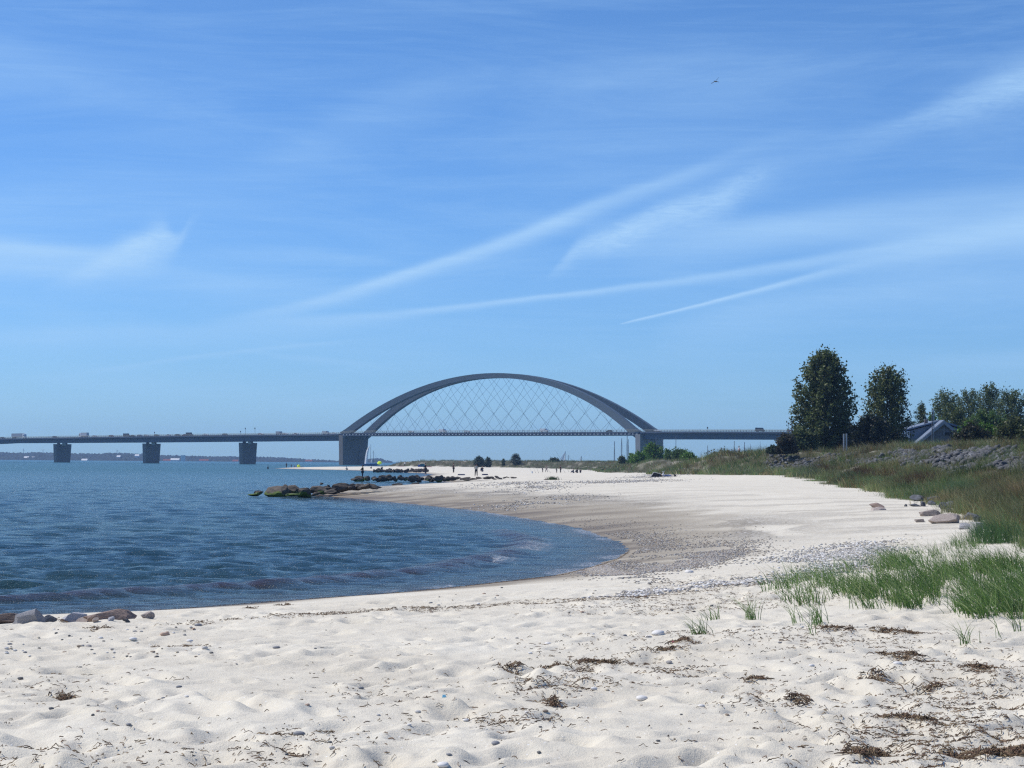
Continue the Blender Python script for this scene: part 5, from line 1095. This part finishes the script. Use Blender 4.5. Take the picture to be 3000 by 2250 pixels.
def boat(px, ytop, Y, lab, L_=9, rz=0.0, tilt=0.0, sail=None, hm_=None, stay=1, mr=.10, grp=None):
    p = at(px, 1354, Y); H_ = at(px, ytop, Y)[2]; r = empty("sailboat", (p[0], Y, 0), lab, "sailboat", grp, rz)
    hull(L_, hm_ or hullw, r); MB().tube([(0, 0, 1), (tilt * H_, 0, H_)], [mr * 1.5, mr * 1.2], 6).build("mast", mastm, r)
    MB().tube([(0, 0, 2.0), (-L_ * .4, 0, 2.1)], .08, 6).build("boom", mastm, r)
    if stay: MB().tube([(L_ * .47, 0, 1.2), (tilt * H_, 0, H_ * .93)], .035, 4).build("forestay", mastm, r); MB().tube([(-L_ * .48, 0, 1.2), (tilt * H_, 0, H_)], .03, 4).build("backstay", mastm, r)
    if sail:
        b = MB(); n = 9; v0 = len(b.v)
        for k in range(n):
            t = k / (n - 1)
            zlow = 1.6 + (H_ * .95 - 1.6) * t; wv = sail * (1 - t) ** .85 + .02; bel = .9 * math.sin(math.pi * t) ** .8
            x0 = tilt * zlow + bel * 0; x1 = x0 - wv - bel * .6
            b.v += [(x0, .03, zlow), ((x0 + x1) / 2, .03 + wv * .18, zlow), (x1, .03, zlow), (x0, -.03, zlow), ((x0 + x1) / 2, -.03 + wv * .18, zlow), (x1, -.03, zlow)]
        for k in range(n - 1):
            o_ = k * 6; u = o_ + 6
            for q in ((0, 1), (1, 2)): b.f.append([o_ + q[0], o_ + q[1], u + q[1], u + q[0]]); b.f.append([o_ + 3 + q[1], o_ + 3 + q[0], u + 3 + q[0], u + 3 + q[1]])
        b.build("mainsail", sailm, r)
    return r
# boat under sail by the left arch pier; its curved headsail stands apart from the mast
p = at(1081, 1354, 1200); r = empty("sailboat", (p[0], 1200, 0), "yacht with a tall curved white sail passing the left arch pier", "sailboat"); hull(10, hullb, r)
MB().tube([(.9, 0, 1), (1.0, 0, at(1084, 1302, 1200)[2])], .11, 6).build("mast", mastm, r)
b = MB(); ed = [(1068, 1359, 1074.5, 1359), (1068.3, 1352, 1074.8, 1352), (1069.3, 1343, 1075.8, 1343), (1070.8, 1333, 1077, 1333), (1073, 1322, 1078.6, 1322), (1076.5, 1314, 1080.5, 1313), (1082, 1306, 1083, 1305.5)]
for xa, ya, xb, yb in ed:
    xb = xb + (xb - xa) * .35
    for x_, y_, o_ in ((xa, ya, 0), ((xa + xb) / 2, (ya + yb) / 2, .5), (xb, yb, 0)):
        q = at(x_, y_, 1200); b.v.append((q[0] - p[0], -.2 - o_ - (x_ - xa) * .18, q[2])); 
for k in range(len(ed) - 1):
    for j in range(2): b.f.append([k * 3 + j, k * 3 + j + 1, k * 3 + 4 + j, k * 3 + 3 + j])
sl2 = b.build("genoa_sail", sailm, r); sd = sl2.modifiers.new("t", 'SOLIDIFY'); sd.thickness = .06
boat(1094, 1320, 1350, "distant boat with bare mast right of the big curved sail", 8, 0, 0, None, hullb)
boat(1092, 1344, 1500, "small distant boat with a reddish brown sail", 6, 0, 0, 1.6, hullb)
boat(1591, 1345, 1300, "tiny white sail far behind the ridge", 6, -.7, 0, 2.0)
boat(1655, 1322, 1150, "boat with a narrow white sail behind the ridge", 9, -.7, .03, 4.8)
boat(1666, 1333, 1100, "boat with bare dark mast right of the narrow white sail", 8, 0, 0); boat(1703, 1336, 1150, "boat with furled blue sail far behind the ridge", 7, 0, 0, .5, hullb)
mg = "masts of the marina behind the dunes"
for px, yt, lab, mr in [(1800, 1293, "leftmost thick mast of the marina group", .13), (1821, 1284, "second thick mast from the left in the marina", .13), (1837, 1276, "tallest marina mast left of the right arch pier", .13), (1840.5, 1287, "mast standing close behind the tallest marina mast", .10), (1901, 1287, "pale mast in front of the right arch pier", .08), (1922, 1278, "slightly tilted mast in front of the pier's dark wall", .08),
        (1941, 1284, "mast just right of the right arch pier", .08), (1962, 1311, "short mast between the pier and the green bushes", .08), (1980, 1278, "tall dark mast right of the big green bush", .11), (2008, 1312, "short mast above the low green bushes", .08), (2073, 1305, "dark mast standing alone above the middle dune", .11),
        (2151, 1292, "dark mast left of the walking person", .13), (2181, 1295, "dark mast right above the plank fence", .12), (2199, 1300, "thin mast right of the plank fence", .06), (2227, 1293, "faint thin mast near the tree bushes", .05), (2054, 1323, "low slanting mast beside the lone dark mast", .05)]:
    boat(px, yt, 930, lab, 9, random.uniform(1.2, 1.9), .03 if px in (1922,) else 0.0, None, hullw, 1, mr, mg)

# ------------------------------------------------------------------ people
skinm = simple("skin", (.42, .26, .19), .6, .05); hairm = simple("dark hair", (.03, .022, .018), .7, .1)
CLM = {}
def cloth(c_):
    if c_ not in CLM: CLM[c_] = simple("cloth", c_, .9, .12, 8)
    return CLM[c_]
def skinmesh(name, verts, edges, mat, parent, root=0):
    me = bpy.data.meshes.new(name); me.from_pydata([v[:3] for v in verts], edges, []); o = link(name, me, mat, parent)
    md = o.modifiers.new("skin", 'SKIN'); sv = me.skin_vertices[0].data
    for k, v in enumerate(verts): sv[k].radius = (v[3], v[3]); sv[k].use_root = (k == root)
    sb = o.modifiers.new("sub", 'SUBSURF'); sb.levels = 1; sb.render_levels = 1; return o
POSE = {  # joints: hips z, lean(x,y), hands, feet; body looks towards +x of its own frame unless noted
 "stand": dict(hip=(0, 0, .93), neck=(0, 0, 1.48), kn=((.02, .10, .50), (.02, -.10, .50)), ft=((0, .12, .08), (0, -.12, .08)), el=((.05, .27, 1.16), (.05, -.27, 1.16)), hd=((.16, .26, .92), (.16, -.26, .92))),
 "fish": dict(hip=(0, 0, .93), neck=(.03, 0, 1.47), kn=((.04, .13, .50), (.0, -.12, .50)), ft=((.02, .16, .08), (-.02, -.14, .08)), el=((.10, .27, 1.16), (.10, -.27, 1.16)), hd=((.33, .10, 1.12), (.30, -.08, 1.06))),
 "wide": dict(hip=(0, 0, .90), neck=(-.02, .02, 1.45), kn=((.0, .12, .48), (.05, -.26, .50)), ft=((.0, .14, .06), (.12, -.50, .08)), el=((.14, .30, 1.20), (.10, -.30, 1.18)), hd=((.28, .06, 1.15), (.28, -.04, 1.10))),
 "walk": dict(hip=(0, 0, .91), neck=(.05, 0, 1.45), kn=((.16, .09, .50), (-.06, -.09, .50)), ft=((.26, .09, .08), (-.32, -.09, .10)), el=((-.10, .25, 1.15), (.12, -.25, 1.17)), hd=((-.06, .26, .90), (.30, -.24, .98))),
 "sit": dict(hip=(0, 0, .14), neck=(.02, 0, .68), kn=((.40, .14, .46), (.40, -.14, .46)), ft=((.55, .15, .06), (.55, -.15, .06)), el=((.20, .27, .42), (.20, -.27, .42)), hd=((.42, .16, .48), (.42, -.16, .48))),
 "crouch": dict(hip=(-.08, 0, .36), neck=(.16, 0, .86), kn=((.34, .16, .50), (.28, -.16, .44)), ft=((.10, .16, .07), (.02, -.16, .07)), el=((.34, .27, .60), (.34, -.27, .60)), hd=((.52, .14, .44), (.52, -.10, .40))),
 "lie": dict(hip=(0, 0, .13), neck=(-.55, 0, .20), kn=((.42, .10, .24), (.44, -.10, .14)), ft=((.82, .10, .09), (.85, -.12, .09)), el=((-.38, .25, .38), (-.36, -.25, .36)), hd=((-.34, .10, .62), (-.32, -.08, .62))),
}
def person(loc_, pose, h, rz, top, leg, lab, hair=(.03, .022, .018), hat=None, bare=False):
    q = POSE[pose]; r = empty("person", tuple(loc_), lab, "person", None, rz, h / 1.75)
    hip = np.array(q["hip"]); nk = np.array(q["neck"]); ax = (nk - hip) / np.linalg.norm(nk - hip); ly = pose == "lie"
    ch = hip + (nk - hip) * .72; hd_b = nk + ax * .08; fw = np.array([1.0, 0, 0]) if not ly else np.array([0, 0, 1.0])
    V = [(*hip, .13), (*(hip + (nk - hip) * .38), .115), (*ch, .135), (*nk, .06), (*hd_b, .055), (*(nk + ax * .15 + fw * .015), .082), (*(nk + ax * .24), .088), (*(nk + ax * .30), .06)]
    E = [(0, 1), (1, 2), (2, 3), (3, 4), (4, 5), (5, 6), (6, 7)]
    def add(p, rad, par): V.append((*p, rad)); E.append((par, len(V) - 1)); return len(V) - 1
    add(nk + ax * .165 + fw * .105, .014, 5)
    JV, JE = [V[0][:3] + (.165,), V[1][:3] + (.15,), V[2][:3] + (.165,), (*(nk - ax * .03), .075)], [(0, 1), (1, 2), (2, 3)]
    TV, TE = [V[0][:3] + (.16,)], []
    for sgn, i in ((1, 0), (-1, 1)):
        shd = ch + (nk - ch) * .55 + np.array([0, .17 * sgn, 0]); el = np.array(q["el"][i]); hnd = np.array(q["hd"][i]); a1 = (hnd - el) / np.linalg.norm(hnd - el)
        s_ = add(shd, .06, 2); s_ = add(el, .043, s_); wr2 = hnd - a1 * .06; s_ = add(wr2, .03, s_); palm = add(hnd, .036, s_)
        side = np.array([0, 1.0, 0]) if abs(a1[1]) < .8 else np.array([1.0, 0, 0]); side = side - a1 * (side @ a1); side /= np.linalg.norm(side); dn = np.cross(a1, side) * sgn
        for f_, (o_, ln) in enumerate(((-.028, .062), (-.010, .074), (.010, .070), (.028, .055))):
            k1 = add(hnd + side * o_ + a1 * .045, .010, palm); add(hnd + side * o_ + a1 * (.045 + ln * .6) + dn * .025, .008, k1)
        k1 = add(hnd - side * .045 * sgn + a1 * .01, .011, palm); add(hnd - side * .05 * sgn + a1 * .045 + dn * .02, .009, k1)
        j = len(JV); JV += [(*shd, .085), (*el, .063), (*(hnd - a1 * .09), .046)]; JE += [(2, j), (j, j + 1), (j + 1, j + 2)]
        kn = np.array(q["kn"][i]); ft = np.array(q["ft"][i]); hj = hip + np.array([0, .10 * sgn, -.04 if not ly else 0])
        s_ = add(hj, .09, 0); s_ = add(kn, .058, s_); s_ = add(ft, .04, s_); add(ft + (np.array([.13, 0, -.03]) if not ly else np.array([.03, 0, .12])), .035, s_)
        t = len(TV); TV += [(*hj, .115), (*kn, .082), (*(ft + (kn - ft) * .12), .062)]; TE += [(0, t), (t, t + 1), (t + 1, t + 2)]
    skinmesh("body", V, E, skinm, r)
    if not bare: skinmesh("jacket", JV, JE, cloth(top), r)
    skinmesh("trousers", TV, TE, cloth(leg), r)
    bm = bmesh.new(); bmesh.ops.create_icosphere(bm, subdivisions=2, radius=.115)
    for v in list(bm.verts):
        if (v.co.x > .03 and v.co.z < .03) or v.co.z < -.07: v.co *= .72
    me = bpy.data.meshes.new("hair"); bm.to_mesh(me); bm.free(); hm2 = cloth(hat) if hat else cloth(hair)
    o = link("hat" if hat else "hair", me, hm2, r, True); o.location = tuple(nk + ax * .235 - fw * .015)
    if ly: o.rotation_euler = (0, -math.pi / 2, 0)
    return r
BLK, DKB, OLV, WHT, GRY, RED, NVY, BEI = (.02, .02, .022), (.025, .03, .05), (.065, .06, .04), (.75, .74, .72), (.25, .25, .25), (.25, .05, .05), (.03, .045, .11), (.38, .33, .25)
PI = math.pi
def pp(px, py, Y, dz=0.0):
    g = at(px, py, Y); h_ = hz(g[0], g[1]); return (g[0], g[1], max(h_, 0))
def rocktop(px, py, Y): g = at(px, py, Y); return (float(g[0]), float(g[1]), float(g[2]))
person(rocktop(1062, 1401, 272), "wide", 1.80, PI * .95, OLV, DKB, "angler in an olive jacket standing legs apart on the second groyne")
person(rocktop(1247, 1391, 300), "fish", 1.78, PI * .9, BLK, DKB, "dark clad person standing at the middle of the second groyne")
person(rocktop(1329, 1386, 330), "fish", 1.62, PI * .9, (.09, .06, .05), BLK, "person in a brown top angling behind the second groyne")
person(rocktop(1395, 1396.5, 280), "fish", 1.80, PI * .5, (.42, .41, .36), BLK, "person in a pale shirt and black trousers seen from behind", BLK)
person(rocktop(1413, 1381, 345), "sit", 1.7, -PI * .6, BLK, NVY, "dark dressed person sitting right of the pale shirted one")
person(rocktop(1119, 1377.5, 520), "sit", 2.0, PI * .6, BLK, BLK, "hooded black figure sitting on the farthest groyne")
person(pp(1017, 1369, 600), "crouch", 1.75, PI * .9, WHT, OLV, "crouching person with a white top on the sand spit", BLK)
person(pp(1088, 1370, 620), "sit", 1.5, PI * .8, BLK, GRY, "small dark seated figure on the sand spit")
person(pp(839, 1370, 695), "stand", 1.80, PI * .4, DKB, BLK, "tall dark figure standing near the tip of the spit")
person(pp(853.5, 1370.5, 690), "stand", 1.15, PI * .6, DKB, BLK, "child standing at the water near the tip of the spit")
person(pp(863, 1370, 690), "crouch", 1.1, PI * .5, (.25, .06, .12), (.2, .05, .1), "child in pink crouching at the water on the spit")
person(pp(871.5, 1368, 715), "stand", 1.6, PI * .5, (.1, .07, .06), DKB, "person standing behind the yellow sunshade")
person((at(785, 1373, 640)[0], 640, -.75), "stand", 1.75, PI * .8, DKB, BLK, "dark swimmer standing chest deep in the water", BLK, None)
person(pp(1186, 1363, 740), "stand", 1.78, PI * .3, WHT, BLK, "person in a white shirt standing before the far dunes")
person(pp(1590, 1381.5, 445), "fish", 1.25, PI * .9, NVY, BLK, "boy in dark blue holding a fishing rod")
person(pp(1601, 1382, 445), "walk", 1.7, PI * .85, (.34, .27, .22), (.30, .25, .24), "walking person in beige beside the boy with the rod")
person(pp(1631, 1385.5, 430), "fish", 1.25, PI * .9, BLK, BLK, "shorter of two black clad anglers")
person(pp(1642.5, 1385.5, 430), "fish", 1.68, PI * .9, (.05, .015, .015), BLK, "taller of two dark anglers, in dark red", BLK)
person(pp(1680, 1385.5, 430), "sit", 1.7, PI * .9, DKB, NVY, "leftmost of the three people sitting on the sand")
person(pp(1691, 1385.5, 432), "sit", 1.8, PI * .7, BLK, DKB, "middle of the three people sitting on the sand")
person(pp(1700.5, 1385, 435), "sit", 1.55, PI * .5, (.04, .03, .05), BLK, "rightmost of the three people sitting on the sand")
person(atz(1766, 500), "sit", 1.75, PI * .5, BLK, GRY, "dark dressed person sitting at the edge of the grass"); person(atz(1774, 505), "sit", 1.6, PI * .3, (.16, .05, .05), BLK, "reddish dressed person sitting in the edge of the grass")
person(atz(1907, 400), "sit", 1.8, PI * .5, WHT, (.45, .35, .3), "person in a white top sitting in the sandy gap of the dunes", (.12, .03, .02))
person((at(2166, 1336, 338)[0], 338, at(2166, 1337, 338)[2]), "walk", 1.78, PI, (.55, .42, .42), (.20, .15, .13), "walker in a pale pink top on the dune crest", (.25, .2, .15))
bp_ = atz(1951, 268); person((bp_[0], bp_[1], bp_[2]), "lie", 1.75, .05, (.62, .62, .66), (.20, .24, .40), "person lying on the sand holding up a book", (.05, .03, .02))
o = MB().box((0, 0, 0), (.26, .03, .18)).build("book", cloth((.6, .65, .7))); o.location = (bp_[0] - .33, bp_[1], bp_[2] + .70); o.rotation_euler = (1.2, 0, .1); tag(o, "open pale book held up by the lying person", "book")
# wind shelter beside the lying person
w0 = atz(1922, 268); r = empty("beach_shelter", tuple(w0), "low black and white folded beach shelter at the head of the lying person", "beach shelter", None, .05)
b = MB(); b.prism([(-.75, -.5, 0), (.9, -.5, 0), (.55, -.5, .42), (-.35, -.5, .62)], (0, 1.0, 0)); b.build("fabric", cloth(BLK), r)
MB().tube([(-.78, -.55, 0), (-.38, -.55, .66), (.56, -.55, .45)], .03, 5).build("frame", white_m, r)
b = MB().box((0, 0, .02), (1.7, .8, .03)); o = b.build("beach_towel", cloth(NVY)); o.location = (bp_[0] + .2, bp_[1], bp_[2]); tag(o, "dark blue towel under the lying person", "towel")
o = put_rock(RM[2], (bp_[0] + 1.25, bp_[1], bp_[2] + .15), (.42, .25, .26), cloth(BLK), "black bag at the feet of the lying person", None, "bag", cat="bag")
# towels and mats on the far sand
for px, py, Y, L_, c_, lab in ((1352, 1380, 360, 1.5, NVY, "dark blue mat on the sand left of the pale shirted person"), (1175, 1364, 735, 2.2, (.3, .06, .07), "red towel on the sand before the far dunes"), (1258, 1363, 700, 2.0, (.5, .2, .2), "pink towel beside the blue beach tent"), (880, 1369.5, 700, 3.0, (.25, .05, .05), "red blanket behind the yellow sunshade"), (1421, 1381.5, 345, 1.2, NVY, "blue bag lying beside the seated person")):
    o = MB().box((0, 0, .12), (L_, .7, .22), 0, .75).build("beach_mat", cloth(c_)); o.location = pp(px, py, Y, None); tag(o, lab, "mat")
# sunshades and tent
def dome(px, py, Y, wpx, hpx, c_, lab, tilt, pole=1.9):
    g = at(px, py, Y); R_ = wpx * Y / FPX / 2; r = empty("sunshade", tuple(g), lab, "sunshade"); b = MB(); n = 12; m = 4
    for j in range(m + 1):
        t = j / m * 1.25; rr = R_ * math.sin(t) / math.sin(1.25); zz = R_ * .75 * (math.cos(t) - math.cos(1.25))
        for k in range(n): b.v.append((rr * math.cos(6.283 * k / n), rr * math.sin(6.283 * k / n), zz))
    for j in range(m):
        for k in range(n): b.f.append([j * n + k, j * n + (k + 1) % n, (j + 1) * n + (k + 1) % n, (j + 1) * n + k])
    cp = b.build("canopy", cloth(c_), r); sd_ = cp.modifiers.new("t", 'SOLIDIFY'); sd_.thickness = .03
    cp.rotation_euler = tilt; MB().tube([(0, 0, -pole), (0, 0, R_ * .5)], .03, 5).build("pole", pm, r); return r
dome(1112, 1356, 690, 14, 8, (.62, .80, .05), "bright yellow green oval sunshade in front of the dunes", (.75, -.15, 0), .9)
dome(875, 1365.5, 690, 10, 9, (.66, .82, .08), "yellow sunshade lying tilted at the tip of the spit", (1.1, .5, 0), .4)
g = pp(1237, 1363, 705, None); r = empty("beach_tent", g, "small turquoise and blue beach tent before the dunes", "tent"); b = MB()
for k in range(9):
    a_ = math.pi * k / 8
    for yy in (-.7, .7): b.v.append((math.cos(a_) * 1.2, yy, math.sin(a_) * 1.2))
for k in range(8): b.f.append([k * 2, k * 2 + 1, k * 2 + 3, k * 2 + 2])
b.f.append([k * 2 + 1 for k in range(9)]); b.build("canopy", cloth((.05, .30, .45)), r); MB().box((-1.1, -.3, .4), (.8, .7, .8)).build("side_panel", cloth((.03, .07, .30)), r)
# fishing rods
rodm = simple("dark rod", (.05, .05, .06), .5, .05)
for k, (x0, y0, x1, y1, Y, lab) in enumerate(((1590, 1375, 1555, 1345, 445, "thin rod held by the boy pointing up left"), (1559, 1388, 1551, 1370, 420, "rod leaning left, leftmost on the beach"), (1570, 1387, 1561, 1368, 420, "rod leaning left, second on the beach"), (1578, 1386, 1569, 1362, 420, "rod leaning left, third on the beach"), (1614, 1387, 1601, 1370, 425, "low rod between the walkers and the dark anglers"),
        (1656, 1386, 1640, 1360, 428, "rod standing right of the dark red angler"), (1667, 1383, 1655, 1363, 428, "short rod right of the two dark anglers"), (1647, 1352, 1626, 1318, 425, "long thin rod tip rising above the ridge"), (1631, 1377, 1608, 1362, 430, "rod held out left by the shorter dark angler"), (1328, 1376, 1322, 1368, 330, "rod held by the brown dressed angler"))):
    a_ = at(x0, y0, Y); c_ = at(x1, y1, Y - 1); r = empty("fishing_rod", tuple(a_), lab, "fishing rod"); v = c_ - a_
    MB().tube([(0, 0, 0), tuple(v * .5 + np.array([0, 0, .05])), tuple(v)], [.022, .015, .008], 5).build("rod_blank", rodm, r); MB().tube([(0, -.03, .0), tuple(v * .08)], .035, 6).build("handle", black_m, r)
o = MB().tube([(0, 0, 0), (0, 0, .42)], [.16, .18], 10).build("bucket", white_m); o.location = tuple(atz(1559, 405)); tag(o, "white bucket beside the leaning rods", "bucket")
# gull
g = at(2097, 238, 230); r = empty("seagull", tuple(g), "gull gliding alone high in the sky", "bird"); gm = simple("grey brown feathers", (.16, .15, .15), .8, .2, 6); wm_ = simple("wing feathers", (.22, .21, .21), .8, .25, 5)
sc = 230 / FPX
b = MB(); b.tube([(-.24, -.05, .02), (-.15, 0, .01), (0, 0, -.03), (.12, 0, -.04), (.24, 0, -.06)], [.02, .05, .08, .06, .02], 8); b.prism([(.16, -.06, -.05), (.36, -.10, -.10), (.36, .10, -.10), (.16, .06, -.05)], (0, 0, .015)); b.build("body", gm, r)
def wing(pts, nm):
    b = MB(); n = len(pts)
    for x, zz, ch in pts: b.v += [(x, -ch * .5, zz), (x, ch * .5, zz - .03), (x, -ch * .5, zz - .03), (x, ch * .5, zz - .045)]
    for k in range(n - 1):
        for q in ((0, 1, 5, 4), (2, 6, 7, 3), (0, 4, 6, 2), (1, 3, 7, 5)): b.f.append([k * 4 + j for j in q])
    b.f.append([0, 2, 3, 1]); b.f.append([(n - 1) * 4 + j for j in (0, 1, 3, 2)]); b.build(nm, wm_, r)
wing([(0, 0, .22), (.06, .14, .24), (.16, .24, .22), (.28, .40, .16), (.34, .50, .05)], "wing"); wing([(0, 0, .22), (-.10, .02, .24), (-.25, -.08, .22), (-.42, -.20, .16), (-.56, -.22, .05)], "wing")
# gravel-fringed dark hollow and bits of litter on the sand
for x, y, c_, lab in ((1295, 2048, (.25, .6, .75), "tiny light blue scrap of plastic on the sand"), (1968, 1887, (.7, .2, .2), "tiny pink red scrap near the white stone")):
    p = onland(x, y); o = MB().prism([(0, 0, 0), (.03, .006, .006), (.024, .024, .012), (.003, .02, .01)], (0, 0, .004)).build("plastic_scrap", cloth(c_)); o.location = tuple(p + np.array([0, 0, .01])); o.rotation_euler = (.5, .2, .3); tag(o, lab, "litter")

# ------------------------------------------------------------------ air
hb = MB().box((0, 2750, 44), (13000, 5900, 98)); hm_ = bpy.data.materials.new("haze"); hm_.use_nodes = True; hn = hm_.node_tree; hn.nodes.clear()
ho = hn.nodes.new('ShaderNodeOutputMaterial'); hv = hn.nodes.new('ShaderNodeVolumePrincipled'); hv.inputs['Color'].default_value = (.36, .60, 1.0, 1); hv.inputs['Density'].default_value = .00009; hv.inputs['Anisotropy'].default_value = .3
hn.links.new(hv.outputs[0], ho.inputs['Volume']); hz_o = hb.build("haze", hm_); tag(hz_o, kind='stuff')
